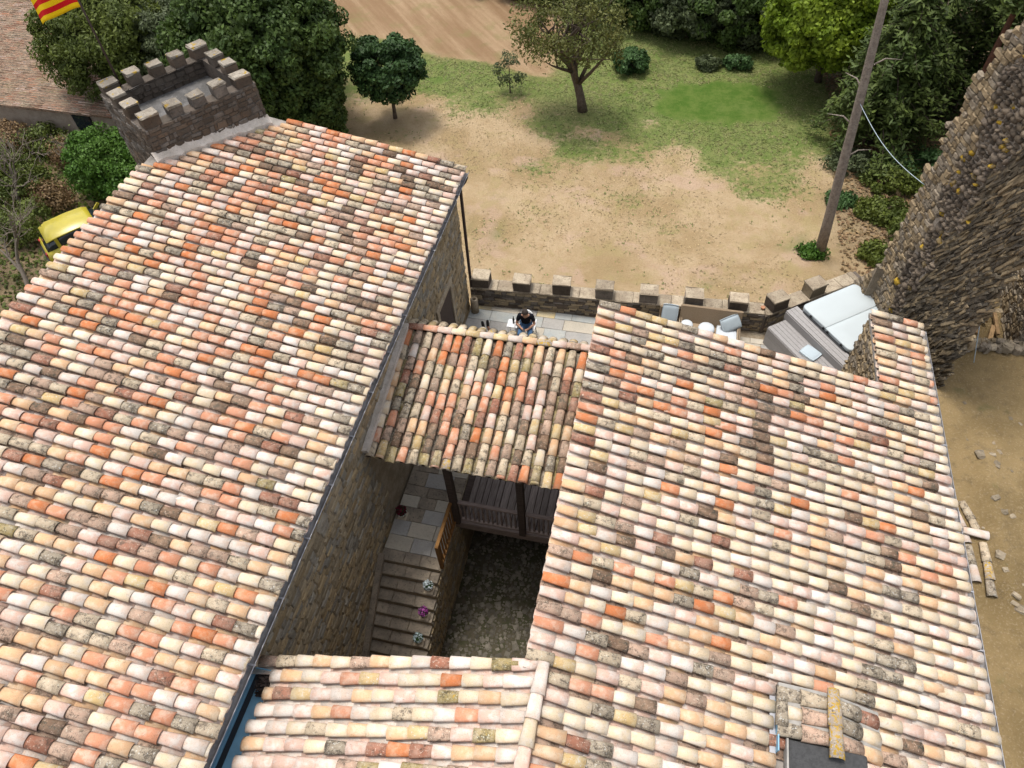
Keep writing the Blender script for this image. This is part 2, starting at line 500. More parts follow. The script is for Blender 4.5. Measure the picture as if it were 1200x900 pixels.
def joined(name, items, temps, mats, parent):
    """items: (matrix, variant, material index) -> one mesh of all pieces"""
    V, LI, LS, LT, MI, SM = [], [], [], [], [], []
    off = 0
    nl = 0
    cache = []
    for v, fs, sm in temps:
        cache.append((v, np.array([i for f in fs for i in f]), [len(f) for f in fs], sm))
    for mt, var, mi in items:
        v, idx, ln, sm = cache[var]
        A = np.array(mt)
        V.append(v @ A[:3, :3].T + A[:3, 3])
        LI.append(idx + off)
        LT += ln
        MI += [mi] * len(ln)
        SM += sm
        off += len(v)
    if not V:
        return None
    me = bpy.data.meshes.new(name)
    V = np.concatenate(V); LI = np.concatenate(LI); LT = np.array(LT)
    me.vertices.add(len(V)); me.vertices.foreach_set('co', V.ravel())
    me.loops.add(len(LI)); me.loops.foreach_set('vertex_index', LI)
    me.polygons.add(len(LT))
    me.polygons.foreach_set('loop_start', np.concatenate([[0], np.cumsum(LT)[:-1]]))
    me.polygons.foreach_set('material_index', MI)
    me.polygons.foreach_set('use_smooth', SM)
    for m in mats:
        me.materials.append(m)
    me.update(calc_edges=True)
    o = link(name, me, parent)
    return tag(o, kind='stuff')


def pieces(parent, items, meshes, mats, one, many, limit=300, vis=None):
    """the largest in view become objects of their own (shared meshes), the rest one joined part"""
    sco = []
    for i, (mt, var, mi) in enumerate(items):
        c = mt.translation
        pr = project(c)
        s = 0.0
        if pr and -8 < pr[0] < 1208 and -8 < pr[1] < 908 and (vis is None or vis(c)):
            s = mt.to_scale().x * mt.to_scale().y / pr[2] ** 2
        sco.append((s, i))
    sco.sort(reverse=True)
    own = [i for s, i in sco[:limit] if s > 0]
    ownset = set(own)
    for i in own:
        mt, var, mi = items[i]
        o = bpy.data.objects.new(one, meshes[var])
        COL.objects.link(o)
        o.parent = parent
        if parent.name in WORLD:
            o.matrix_parent_inverse = WORLD[parent.name].inverted()
        o.matrix_basis = mt
        o.material_slots[0].link = 'OBJECT'
        o.material_slots[0].material = mats[mi]
    rest = [it for i, it in enumerate(items) if i not in ownset]
    if rest:
        joined(many, rest, [template(m) for m in meshes], mats, parent)


# ------------------------------------------------------------------ roof tiles
def tile_mesh(name, Lg, r0, r1, h=0.86, th=0.013, seg=8, warp=0.0, simple=False):
    mb = MB()
    st = 3
    out, inn = [], []
    for i in range(st):
        t = i / (st - 1)
        r = r0 + (r1 - r0) * t
        x = Lg * t
        zz = warp * math.sin(math.pi * t)
        for k in range(seg + 1):
            a = math.pi * k / seg
            out.append((x, -r * math.cos(a), r * h * math.sin(a) + zz))
            inn.append((x, -(r - th) * math.cos(a), (r - th) * h * math.sin(a) + zz))
    W = seg + 1
    no = len(out)
    mb.v = out + inn
    def q(f, s): mb.f.append(f); mb.mi.append(0); mb.sm.append(s)
    for i in range(st - 1):
        for k in range(seg):
            a = i * W + k
            q((a, a + W, a + W + 1, a + 1), True)
    for k in range(seg):                    # end rims
        q((k, k + 1, no + k + 1, no + k), False)
        e = (st - 1) * W + k
        q((e + 1, e, no + e, no + e + 1), False)
    for i in range(st - 1):                 # long edges
        a = i * W
        q((a + W, a, no + a, no + a + W), False)
        b = i * W + seg
        q((b, b + W, no + b + W, no + b), False)
    if not simple:                          # underside, coarse
        for k in range(seg):
            a, b = no + k, no + (st - 1) * W + k
            q((a + 1, b + 1, b, a), False)
    me = mb.mesh(name, TILE['cream'])
    return me


COVER = [tile_mesh('cover_tile', 0.47, 0.083, 0.110, 0.68), tile_mesh('cover_tile', 0.46, 0.085, 0.108, 0.74, warp=0.004),
         tile_mesh('cover_tile', 0.48, 0.082, 0.112, 0.64, warp=-0.003), tile_mesh('cover_tile', 0.46, 0.086, 0.109, 0.70)]


def channel_mesh():
    mb = MB()
    seg = 5
    for x in (0, 0.44):
        for k in range(seg + 1):
            t = -1 + 2 * k / seg
            mb.v.append((x, t * 0.095, 0.045 * t * t - (0.0 if x else 0.014)))
    W = seg + 1
    for k in range(seg):
        mb.f.append((k, k + W, k + W + 1, k + 1)); mb.mi.append(0); mb.sm.append(True)
    for k in range(seg + 1):
        x, y, z = mb.v[W + k]
        mb.v.append((x, y, z - 0.014))
    for k in range(seg):
        mb.f.append((W + k, 2 * W + k, 2 * W + k + 1, W + k + 1)); mb.mi.append(0); mb.sm.append(False)
    return mb.mesh('channel_tile', TILE['pink'])


CHAN = channel_mesh()


def frame(O, D, A):
    D = D.normalized()
    Nn = D.cross(A).normalized()
    A = Nn.cross(D).normalized()
    m = Matrix.Identity(4)
    for i in range(3):
        m[i][0], m[i][1], m[i][2], m[i][3] = D[i], A[i], Nn[i], O[i]
    return m


def choose(wts):
    r = rnd.random() * sum(wts.values())
    for k, v in wts.items():
        r -= v
        if r <= 0:
            return k
    return k


def tile_roof(start, step, D, lengths, expo, palette, skip=None, lift=0.045, sp_jit=0.010, chan_pal=None):
    """start: point at the upper end of column 0; step: vector between columns; lengths[i]: (offset of start along D, length)"""
    cov, chn = [], []
    D = D.normalized()
    A0 = step.normalized()
    for i, (s0, s1) in enumerate(lengths):
        O = start + step * i
        fr = frame(Vector((0, 0, 0)), D, A0)
        Nn = Vector((fr[0][2], fr[1][2], fr[2][2]))
        if Nn.z < 0:
            Nn = -Nn
            A0 = -A0
            fr = frame(Vector((0, 0, 0)), D, A0)
        off = rnd.uniform(-0.05, 0.05)
        s = s0 - off * 0
        wob = rnd.uniform(-1, 1)
        k = 0
        first = rnd.uniform(0.28, 0.42)
        while s < s1 - 0.05:
            e = first if k == 0 else expo + rnd.uniform(-0.022, 0.022)
            Lc = min(e + 0.10, 0.49)
            p = O + D * s + Nn * (lift + rnd.uniform(-0.004, 0.006)) + A0 * (rnd.uniform(-sp_jit, sp_jit) + 0.010 * math.sin(s * 0.9 + wob * 3))
            c = p + D * 0.2
            end = min(s + e, s1)
            if not (skip and skip(c)):
                over = 0.10 if end < s1 - 0.01 else 0.03
                sx = (end - s + over) / 0.47
                mt = Matrix.Translation(p) @ fr.to_4x4() @ Matrix.Rotation(R_(max(-2.0, min(2.0, rnd.gauss(0, 1.0)))), 4, 'Z') @ Matrix.Rotation(R_(-rnd.uniform(0.7, 1.8)), 4, 'Y') @ Matrix.Diagonal((sx, rnd.uniform(0.98, 1.03), rnd.uniform(0.97, 1.04), 1))
                cov.append((mt, rnd.randrange(4), TI[palette(c, s, s1)]))
            s = end
            k += 1
        # channel column beside it
        s = s0
        while s < s1 - 0.02:
            e = expo + rnd.uniform(-0.02, 0.02)
            p = O + step * 0.5 + D * s
            c = p + D * 0.2
            if not (skip and skip(c)):
                sx = min(e + 0.06, s1 + 0.02 - s) / 0.44
                mt = Matrix.Translation(p) @ fr.to_4x4() @ Matrix.Rotation(R_(1.0), 4, 'Y') @ Matrix.Diagonal((sx, 1, 1, 1))
                chn.append((mt, 0, TI[(chan_pal or chan_default)(c)]))
            s += e
    return cov, chn


def chan_default(c):
    return choose({'pink': 6, 'white': 3, 'rosegrey': 3, 'peach': 2})


TM = [TILE[k] for k in TN]

# ------------------------------------------------------------------ stones
def stone_mesh(seed, rounded=False):
    r = random.Random(seed)
    mb = MB()
    j = 0.07 if not rounded else 0.10
    ins = 0.10 if not rounded else 0.26
    zz = (-0.5, 0.22, 0.5) if not rounded else (-0.5, 0.05, 0.5)
    pts = [(-.5, -.5), (0, -.5), (.5, -.5), (.5, .5), (0, .5), (-.5, .5)]
    pts = [(x + r.uniform(-j, j), y + r.uniform(-j, j)) for x, y in pts]
    for k, z in enumerate(zz):
        f = 1.0 if k < 2 else 1 - ins * 2
        for x, y in pts:
            mb.v.append((x * f * (1 if k == 0 else 1 + r.uniform(-.04, .02)), y * f, z + (r.uniform(-0.12, 0.1) if k == 2 else 0)))
    n = 6
    for k in range(2):
        for i in range(n):
            a, b = k * n + i, k * n + (i + 1) % n
            mb.f.append((a, b, b + n, a + n)); mb.mi.append(0); mb.sm.append(rounded)
    mb.f.append((12, 13, 16, 17)); mb.f.append((13, 14, 15, 16))
    mb.mi += [0, 0]; mb.sm += [rounded, rounded]
    return mb.mesh('stone', M['wall_stone_a'])


STONES = [stone_mesh(i) for i in range(6)] + [stone_mesh(20 + i, True) for i in range(4)]


def stone_face(O, U, V, w, h, sw, sh, mats_w, depth=0.07, gap=0.014, keep=None, rounded=False, tilt=3.0, proud=0.02):
    """fills a w x h rectangle (origin O, axes U along, V up) with stones in uneven courses; mats_w(u,v)->index"""
    U, V = Vector(U).normalized(), Vector(V).normalized()
    Nn = U.cross(V).normalized()
    items = []
    v = 0.0
    while v < h - 0.02:
        hh = min(rnd.uniform(*sh), h - v)
        if h - v - hh < sh[0] * 0.5:
            hh = h - v
        u = -rnd.uniform(0, sw[0])
        while u < w:
            ww = rnd.uniform(*sw)
            a, b = max(u, 0), min(u + ww, w)
            if b - a > 0.05:
                split = hh > 0.17 and rnd.random() < 0.25
                for (v0, v1) in (((v, v + hh * .5), (v + hh * .5, v + hh)) if split else ((v, v + hh),)):
                    cu, cv = (a + b) / 2, (v0 + v1) / 2
                    if keep is None or keep(cu, cv):
                        d = depth * rnd.uniform(0.8, 1.3)
                        P = Vector(O) + U * cu + V * cv + Nn * (proud * rnd.uniform(0.2, 1.4) - d * 0.5 + 0.012)
                        m = Matrix.Identity(4)
                        for i in range(3):
                            m[i][0], m[i][1], m[i][2], m[i][3] = U[i], V[i], Nn[i], P[i]
                        m = m @ Matrix.Rotation(R_(rnd.uniform(-tilt, tilt)), 4, 'Z') @ Matrix.Diagonal((max(b - a - gap, .03), max(v1 - v0 - gap, .02), d, 1))
                        items.append((m, rnd.randrange(6) + 0 if not rounded else 6 + rnd.randrange(4), mats_w(cu, cv)))
            u += ww
        v += hh
    return items


def stones(parent, items, mats, limit=300, vis=None):
    pieces(parent, items, STONES, mats, 'stone', 'stonework', limit, vis)

# ================================================================== SETTING: ground
def sstep(a, b, x):
    t = np.clip((x - a) / (b - a), 0, 1)
    return t * t * (3 - 2 * t)


def vnoise(x, y, s, seed=0):
    """cheap value noise"""
    x = x / s + 1000.0 + seed * 37.7
    y = y / s + 1000.0 + seed * 91.3
    xi, yi = np.floor(x), np.floor(y)
    fx, fy = x - xi, y - yi
    fx, fy = fx * fx * (3 - 2 * fx), fy * fy * (3 - 2 * fy)
    def hsh(a, b):
        v = np.sin(a * 127.1 + b * 311.7) * 43758.5453
        return v - np.floor(v)
    return (hsh(xi, yi) * (1 - fx) + hsh(xi + 1, yi) * fx) * (1 - fy) + (hsh(xi, yi + 1) * (1 - fx) + hsh(xi + 1, yi + 1) * fx) * fy


def grid_mesh(name, xs, ys, zf, colf=None):
    X, Y = np.meshgrid(xs, ys)
    Z = zf(X, Y)
    nx, ny = len(xs), len(ys)
    V = np.stack([X, Y, Z], -1).reshape(-1, 3)
    a = (np.arange(ny - 1)[:, None] * nx + np.arange(nx - 1)[None]).ravel()
    F = np.stack([a, a + 1, a + nx + 1, a + nx], -1)
    me = bpy.data.meshes.new(name)
    me.vertices.add(len(V)); me.vertices.foreach_set('co', V.ravel())
    me.loops.add(F.size); me.loops.foreach_set('vertex_index', F.ravel())
    me.polygons.add(len(F)); me.polygons.foreach_set('loop_start', np.arange(len(F)) * 4)
    me.polygons.foreach_set('use_smooth', [True] * len(F))
    if colf:
        at = me.attributes.new('zone', 'FLOAT_COLOR', 'POINT')
        C = np.stack(colf(X, Y), -1).reshape(-1, 4)
        at.data.foreach_set('color', C.ravel())
    me.update(calc_edges=True)
    return me


def garden_h(x, y):
    z = -2.0 + 0.10 * (vnoise(x, y, 5.0) - .5) + 0.03 * (vnoise(x, y, 1.1, 2) - .5)
    z = z + 0.035 * np.maximum(y - 38, 0)
    z = z - 2.2 * ((x > -12.4) & (x < 6.6) & (y < 15.9))
    f = field_w(x, y)
    z = z + f * 0.05 * np.sin((x * 0.80 + y * 0.60) * 6.0)
    return z


def field_w(x, y):
    n = (vnoise(x, y, 3.0, 5) - .5) * 2.0
    edge = 36.3 + (-0.235) * (x + 15) * 1.0 + n * 0.5          # field starts beyond this line
    return sstep(-0.3, 1.0, y - edge) * sstep(0, 2.5, -5.0 - x + n)


def zones(x, y):
    n1 = vnoise(x, y, 1.6, 1) - .5
    n2 = vnoise(x, y, 4.5, 3) - .5
    n3 = vnoise(x, y, 0.6, 4) - .5
    field = field_w(x, y)
    # green belt behind the bare yard
    g = sstep(-3.6, 1.4, y - (30.7 - 0.10 * x) + n1 * 3.2 + n2 * 3.0 + n3 * 1.2)
    g = np.maximum(g, 0.65 * sstep(-.30, 0.65, n1 * .8 + n2 * .9 + 0.30 * np.exp(-((x - 4) ** 2 / 16 + (y - 28.5) ** 2 / 9)) - .15))
    g = np.maximum(g, sstep(-14, -18, x + n2 * 2) * 0.45)
    lawn = np.exp(-(np.maximum(np.abs(x - 1.9) - 2.0, 0) ** 2 * .55 + np.maximum(np.abs(y - 33.3 - 0.12 * x) - .9, 0) ** 2 * 1.1))
    lawn = sstep(0.25, 0.8, lawn + n3 * .7 + n1 * .6) * .85
    litter = sstep(6.6, 8.2, x + n1 * 2) * sstep(21, 24.5, y + n1 * 3)
    litter = np.maximum(litter, sstep(-14.5, -17.5, x + n1 * 3) * sstep(31, 28, y) * .95)
    litter = np.maximum(litter, 0.55 * np.exp(-((x + 6.0) ** 2 / 5 + (y - 31.6) ** 2 / 1.6)))  # dark oval left of the spreading tree: its shadow painted into the litter mask
    g = g * (1 - field) * (1 - litter * .6)
    return g, lawn, field, litter


def ground_material():
    q = N('garden_earth')
    at = q.n('ShaderNodeAttribute', attribute_name='zone')
    sp = q.n('ShaderNodeSeparateColor')
    q.l(at.outputs['Color'], sp.inputs[0])
    g, lawn, field = sp.outputs[0], sp.outputs[1], sp.outputs[2]
    litter = at.outputs['Alpha']
    n1 = q.noise(0.35, 5, 0.6)
    n2 = q.noise(2.2, 6, 0.7)
    n3 = q.noise(14, 5, 0.7)
    dirt = q.mix(q.ramp(n1, 0.38, 0.62), (0.265, 0.19, 0.10), (0.355, 0.265, 0.16))
    dirt = q.mix(q.math('MULTIPLY', q.ramp(n2, 0.48, 0.72), 0.55), dirt, (0.25, 0.165, 0.085))
    dirt = q.mix(q.math('MULTIPLY', q.ramp(q.noise(0.5, 3, 0.5), 0.56, 0.66), 0.5), dirt, (0.38, 0.265, 0.20))
    dirt = q.mix(q.math('MULTIPLY', q.ramp(n3, 0.50, 0.70), 0.45), dirt, (0.20, 0.135, 0.07))
    n9 = q.noise(45, 4, 0.7)
    dirt = q.mix(q.math('MULTIPLY', q.ramp(n9, 0.56, 0.68), 0.5), dirt, (0.46, 0.37, 0.25))
    dirt = q.mix(q.math('MULTIPLY', q.ramp(q.noise(5.5, 6, 0.75), 0.56, 0.68), 0.4), dirt, (0.22, 0.175, 0.085))
    dirt = q.mix(q.math('MULTIPLY', q.ramp(q.noise(0.9, 5, 0.65), 0.50, 0.66), 0.6), dirt, (0.27, 0.215, 0.10))
    gr = q.mix(q.ramp(n2, 0.38, 0.66), (0.07, 0.125, 0.02), (0.14, 0.165, 0.05))
    gr = q.mix(q.math('MULTIPLY', q.ramp(n3, 0.5, 0.7), 0.6), gr, (0.07, 0.10, 0.025))
    gf = q.ramp(q.math('ADD', g, q.math('MULTIPLY', q.math('SUBTRACT', q.noise(3.5, 5, .7), 0.5), 1.1)), 0.35, 0.75)
    c = q.mix(q.math('MULTIPLY', gf, 0.88), dirt, gr)
    m0 = q.n('ShaderNodeMapping')
    m0.inputs['Rotation'].default_value = (0, 0, R_(-41))
    q.l(q.pos(), m0.inputs['Vector'])
    mp = q.n('ShaderNodeMapping')
    mp.inputs['Scale'].default_value = (1.6, 0.10, 1)
    q.l(m0.outputs[0], mp.inputs['Vector'])
    ns = q.noise(1.0, 5, 0.65, mp.outputs[0])
    fc = q.mix(q.ramp(ns, 0.36, 0.70), (0.20, 0.125, 0.068), (0.30, 0.21, 0.125))
    fc = q.mix(q.math('MULTIPLY', q.ramp(q.noise(0.8, 4, 0.6), 0.5, 0.68), 0.5), fc, (0.17, 0.15, 0.06))
    fc = q.mix(q.math('MULTIPLY', q.ramp(n3, 0.5, 0.72), 0.5), fc, (0.17, 0.105, 0.06))
    c = q.mix(field, c, fc)
    lc = q.mix(q.ramp(n2, 0.35, 0.65), (0.045, 0.095, 0.011), (0.08, 0.125, 0.022))
    lc = q.mix(q.math('MULTIPLY', q.ramp(n3, 0.45, 0.65), 0.4), lc, (0.05, 0.10, 0.015))
    c = q.mix(lawn, c, lc)
    lt = q.mix(q.ramp(n3, 0.4, 0.62), (0.085, 0.06, 0.035), (0.19, 0.14, 0.085))
    lt = q.mix(q.math('MULTIPLY', q.ramp(n2, 0.5, 0.65), 0.6), lt, (0.07, 0.085, 0.03))
    c = q.mix(q.math('MULTIPLY', litter, 0.85), c, lt)  # litter tone, which also paints the spreading tree's shadow
    q.bump(q.math('ADD', n3, q.math('MULTIPLY', n2, 1.5)), 0.6, 0.06)
    return q.fin(c, 0.95, 0.1)


M['earth'] = ground_material()
xs = np.concatenate([np.arange(-400, -60, 17.0), np.arange(-60, 30.01, 0.4), np.arange(40, 400, 18.0)])
ys = np.concatenate([np.arange(-300, 4, 16.0), np.arange(6, 56.01, 0.4), np.arange(66, 460, 18.0)])
gnd = link('garden_ground', grid_mesh('garden_ground', xs, ys, garden_h, zones), mat=M['earth'])
tag(gnd, 'bare tan earth yard fading to grass and a ploughed field', kind='structure')


# hillside on the right: higher rocky dirt next to the ruined wall
def hill_h(x, y):
    z = 2.0 + 0.16 * (vnoise(x, y, 1.6, 1) - .5) + 0.06 * (vnoise(x, y, .5, 2) - .5) + 0.02 * (vnoise(x, y, .18, 7) - .5)
    z = z + 0.16 * np.exp(-((x - (8.35 - 0.0 * y)) ** 2) / 0.10) * sstep(7.4, 8.0, y) * sstep(11.8, 11.2, y)        # old footing ridge
    z = z - 0.35 * sstep(15.0, 15.5, y) * sstep(7.7, 8.3, x)
    z = z - 3.9 * sstep(17.6, 20.0, y) * sstep(12.5, 8.0, x)
    z = z - 3.9 * sstep(14.0, 14.3, y) * sstep(7.45, 7.2, x)
    z = z + 0.06 * np.maximum(x - 11, 0)
    return z


def hill_material():
    q = N('hillside_earth')
    n1 = q.noise(0.7, 5, 0.6)
    n2 = q.noise(4.5, 6, 0.72)
    n3 = q.noise(22, 5, 0.7)
    c = q.mix(q.ramp(n1, 0.36, 0.64), (0.18, 0.127, 0.058), (0.25, 0.178, 0.085))
    c = q.mix(q.math('MULTIPLY', q.ramp(n2, 0.5, 0.72), 0.6), c, (0.105, 0.077, 0.044))
    c = q.mix(q.math('MULTIPLY', q.ramp(n3, 0.52, 0.66), 0.55), c, (0.34, 0.27, 0.175))
    c = q.mix(q.math('MULTIPLY', q.ramp(q.noise(1.1, 4, 0.6), 0.60, 0.72), 0.5), c, (0.10, 0.105, 0.04))
    q.bump(q.math('ADD', n3, q.math('MULTIPLY', n2, 1.5)), 0.8, 0.05)
    return q.fin(c, 0.95, 0.1)


M['hill'] = hill_material()
hill = link('hillside_ground', grid_mesh('hillside_ground', np.concatenate([np.arange(6.62, 13, .14), np.arange(13, 30, .8)]), np.concatenate([np.arange(-14, 0, .8), np.arange(0, 20.3, .14)]), hill_h), mat=M['hill'])
tag(hill, 'rocky ochre dirt slope beside the right roof', kind='structure')

# ------------------------------------------------------------------ terrace, landing, courtyard
terr = MB().box((0.55, 14.2, -1.0), (12.6, 4.9, 1.96)).build('terrace_floor', M['wall_mortar'])
tag(terr, 'stone paved terrace behind the tiled roofs', kind='structure')
slab_mesh = []
for i in range(4):
    slab_mesh.append(MB().box((0, 0, 0), (1, 1, 0.05), bev=0.006, jit=0.004).mesh('slab', SLAB[0]))


def slabs(parent, x0, x1, y0, y1, z, wx, wy, pick, keep=None):
    y = y0
    while y < y1 - 0.05:
        h = min(rnd.uniform(*wy), y1 - y)
        x = x0
        while x < x1 - 0.05:
            w_ = min(rnd.uniform(*wx), x1 - x)
            if x1 - x - w_ < 0.2: w_ = x1 - x
            cxx, cyy = x + w_ / 2, y + h / 2
            if keep is None or keep(cxx, cyy):
                o = bpy.data.objects.new('slab', slab_mesh[rnd.randrange(4)])
                COL.objects.link(o)
                o.parent = parent
                o.location = (cxx, cyy, z + rnd.uniform(-.003, .003))
                o.scale = (w_ - 0.012, h - 0.012, 1)
                o.rotation_euler = (R_(rnd.uniform(-.3, .3)), R_(rnd.uniform(-.3, .3)), R_(rnd.uniform(-1.2, 1.2)))
                o.material_slots[0].link = 'OBJECT'
                o.material_slots[0].material = SLAB[pick()]
            x += w_
        y += h


pk = lambda: rnd.choices((1, 2, 3, 4), (5, 4, 2, 4))[0]
slabs(terr, -5.70, -1.0, 12.6, 16.15, -0.015, (0.55, 1.1), (0.45, 0.62), pk)
slabs(terr, 0.3, 4.4, 14.2, 16.15, -0.015, (0.55, 1.0), (0.45, 0.6), lambda: rnd.choices((2, 4), (3, 3))[0])
slabs(terr, -5.70, -4.15, 9.75, 12.6, -0.015, (0.5, 0.9), (0.45, 0.62), pk)

court = MB().box((-3.4, 6.2, -2.95), (5.2, 11.0, 0.3)).build('courtyard_floor', M['cobble_bed'])
tag(court, 'dark mossy cobbled courtyard floor', kind='structure')
items = []
y = 2.6
while y < 11.0:
    x = -4.05 + rnd.uniform(-.1, .05)
    while x < -1.1:
        w_ = rnd.choice((.05, .07, .09, .13, .19))
        if rnd.random() < 0.86:
            m = Matrix.Translation((x + w_ / 2, y + rnd.uniform(-.03, .03), -2.81 + rnd.uniform(-.01, .008))) @ Matrix.Rotation(rnd.uniform(0, 6.28), 4, 'Z') @ Matrix.Diagonal((w_ * .92, w_ * rnd.uniform(.6, 1.0), 0.06, 1))
            items.append((m, 6 + rnd.randrange(4), 0))
        x += w_
    y += 0.10
joined('cobbles', items, [template(m) for m in STONES], [M['cobble']], court)

# ================================================================== MAIN BUILDING (left)
LZ = lambda x: 5.22 - 0.2 * (x + 5.55)
mainb = empty('main_building', (-9, 8, -2), 'long stone house under the big tiled roof on the left, beside the tower', 'house')
wx0, wx1 = -12.75, -5.78
wall = MB()
wall.add([(wx0, -6, -2.9), (wx1, -6, -2.9), (wx1, 15.95, -2.9), (wx0, 15.95, -2.9),
          (wx0, -6, LZ(wx0) - .12), (wx1, -6, LZ(wx1) - .12), (wx1, 15.95, LZ(wx1) - .12), (wx0, 15.95, LZ(wx0) - .12)],
         [(3, 2, 1, 0), (4, 5, 6, 7), (0, 1, 5, 4), (1, 2, 6, 5), (2, 3, 7, 6), (3, 0, 4, 7)])
mwall = wall.build('wall', M['wall_mortar'], mainb)
mats_main = [M['wall_stone_a'], M['wall_stone_b'], M['wall_stone_c']]


def pick_main(u, v):
    return rnd.choices((0, 1, 2), (5, 3, 3))[0]


DOORY0, DOORY1 = 13.25, 14.35
it = stone_face((-5.78, 2.35, -2.8), (0, 1, 0), (0, 0, 1), 13.6, 7.8, (0.16, 0.46), (0.09, 0.21), pick_main, 0.07,
                keep=lambda u, v: not (DOORY0 - .1 < 2.35 + u < DOORY1 + .1 and 2.7 < v < 5.3) and not (7.9 < 2.35 + u < 10.9 and v < 6.3) and not (2.35 + u > 11 and v < 2.8) and not (2.35 + u < 6.7 and v - 2.8 < (2.35 + u - 6.73) * .749 - .15))
stones(mwall, it, mats_main, 300, vis=lambda c: c.y < 7.6 or c.y > 11.2 or c.z > 4.3)
# doorway: recessed dark opening with stone jambs
door = MB()
door.box((-5.80, (DOORY0 + DOORY1) / 2, 1.2), (0.10, DOORY1 - DOORY0, 2.4))
dr = door.build('door', M['wood_dark'], mainb)
tag(dr, 'dark wooden door onto the terrace')
for yy in (DOORY0 - .09, DOORY1 + .09):
    MB().box((-5.755, yy, 1.2), (0.09, 0.16, 2.4), bev=.01, jit=.006).build('jamb', M['cap_pale'], mainb)
MB().box((-5.755, (DOORY0 + DOORY1) / 2, 2.51), (0.09, 1.5, 0.2), bev=.01, jit=.006).build('lintel', M['cap_pale'], mainb)
# roof deck + tiles
deck = MB()
deck.add([(-12.95, -5, LZ(-12.95) - .1), (-5.52, -5, LZ(-5.52) - .1), (-5.52, 16.15, LZ(-5.52) - .1), (-12.95, 16.15, LZ(-12.95) - .1),
          (-12.95, -5, LZ(-12.95) - .02), (-5.52, -5, LZ(-5.52) - .02), (-5.52, 16.15, LZ(-5.52) - .02), (-12.95, 16.15, LZ(-12.95) - .02)],
         [(3, 2, 1, 0), (4, 5, 6, 7), (0, 1, 5, 4), (1, 2, 6, 5), (2, 3, 7, 6), (3, 0, 4, 7)])
mroof = deck.build('roof', M['fascia'], mainb)
TW_N, TW_R = Vector((-12.61, 13.21)), Vector((-10.9, 15.79))
tdir = (TW_R - TW_N).normalized()


def in_tower(c):
    d = Vector((c.x, c.y)) - TW_N
    return tdir.x * d.y - tdir.y * d.x > -0.12 and c.y > 12.9


def pal_left(c, s, s1):
    up = 1 - s / s1
    if s1 - s < 0.5:
        return choose({'cream': 6, 'white': 3, 'pink': 3, 'grey': 2, 'speckle': 3})
    cl = math.sin(c.y * 1.3 + 2 * math.sin(c.x * .9)) * .5 + .5
    return choose({'white': 7 + 4 * (1 - up), 'cream': 11 + 5 * (1 - up), 'pink': 14, 'peach': 12, 'salmon': 14 + 5 * up, 'orange': 6 + 4 * cl, 'brick': 4,
                   'umber': 6, 'grey': 5, 'speckle': 9, 'rosegrey': 9, 'ochre': 2.5, 'moss': .7})


cols = []
ncol = 74
sp = 0.2575
slen = (12.95 - 5.46) * math.hypot(1, .2)
cov, chn = tile_roof(Vector((-12.95, 16.10, LZ(-12.95))), Vector((0, -sp, 0)), Vector((1, 0, -.2)), [(0.0, slen)] * ncol, 0.361, pal_left, in_tower)
pieces(mroof, cov, COVER, TM, 'roof_tile', 'roof_tiles', 300)
joined('channel_tiles', chn, [template(CHAN)], TM, mroof)


def gutter(parent, x, z, y0, y1, r=0.06, side=1):
    mb = MB()
    n = 7
    prof = [(x + r * math.cos(math.pi + math.pi * k / (n - 1)), z + r * math.sin(math.pi + math.pi * k / (n - 1))) for k in range(n)]
    prof2 = [(x + (r - .01) * math.cos(math.pi + math.pi * k / (n - 1)), z + (r - .01) * math.sin(math.pi + math.pi * k / (n - 1)) + .002) for k in range(n)]
    for pr in (prof, prof2):
        o = len(mb.v)
        for yy in (y0, y1):
            mb.v += [(a, yy, b) for a, b in pr]
        for k in range(n - 1):
            mb.f.append((o + k, o + k + 1, o + n + k + 1, o + n + k)); mb.mi.append(0); mb.sm.append(True)
    g = mb.build('gutter', [M['gutter']], parent)
    for xx in (x - r, x + r):
        MB().tube([(xx, y0, z + .004), (xx, y1, z + .004)], 0.009, 5).build('gutter_lip', M['gutter_edge'], g)
    k = y0 + .6
    while k < y1:
        if k > 1.5:
            MB().box((x, k, z - .0), (2 * r + .03, .03, .012)).build('bracket', M['gutter_edge'], g)
        k += 1.15
    return g


gutter(mainb, -5.45, 5.09, -5, 16.2)
MB().box((-5.62, 5.6, 5.03), (.16, 21.1, .09)).build('fascia', M['fascia'], mainb)
pp = MB().tube([(-5.43, 16.05, 5.02), (-5.5, 16.06, 4.85), (-5.66, 16.08, 4.62), (-5.68, 16.08, 2.0), (-5.68, 16.08, -2.0)], 0.05, 8)
pp.build('downpipe', M['pipe'], mainb)

# ================================================================== TOWER
tn, tr = TW_N, TW_R
tl_, tf_ = Vector((-14.83, 14.60)), Vector((-13.12, 17.18))
e_f = (tr - tn).normalized()
e_l = Vector((-e_f.y, e_f.x))
WF, WL = 3.10, 2.62
tower = empty('battlement_tower', ((tn.x + tf_.x) / 2, (tn.y + tf_.y) / 2, -2), 'small square stone tower with battlements at the top of the left roof', 'tower')
TB, TS, TT, TH = -2.1, 7.50, 7.80, 0.34
def tp(a, b, z): return Vector((tn.x + e_f.x * a + e_l.x * b, tn.y + e_f.y * a + e_l.y * b, z))
rotT = Matrix.Rotation(math.atan2(e_f.y, e_f.x), 3, 'Z')
mb = MB()
zc, zh = (TB + TS) / 2, TS - TB
mb.box(tp(WF / 2, TH / 2, zc), (WF, TH, zh), rotT)
mb.box(tp(WF / 2, WL - TH / 2, zc), (WF, TH, zh), rotT)
mb.box(tp(TH / 2, WL / 2, zc), (TH, WL - 2 * TH - .004, zh), rotT)
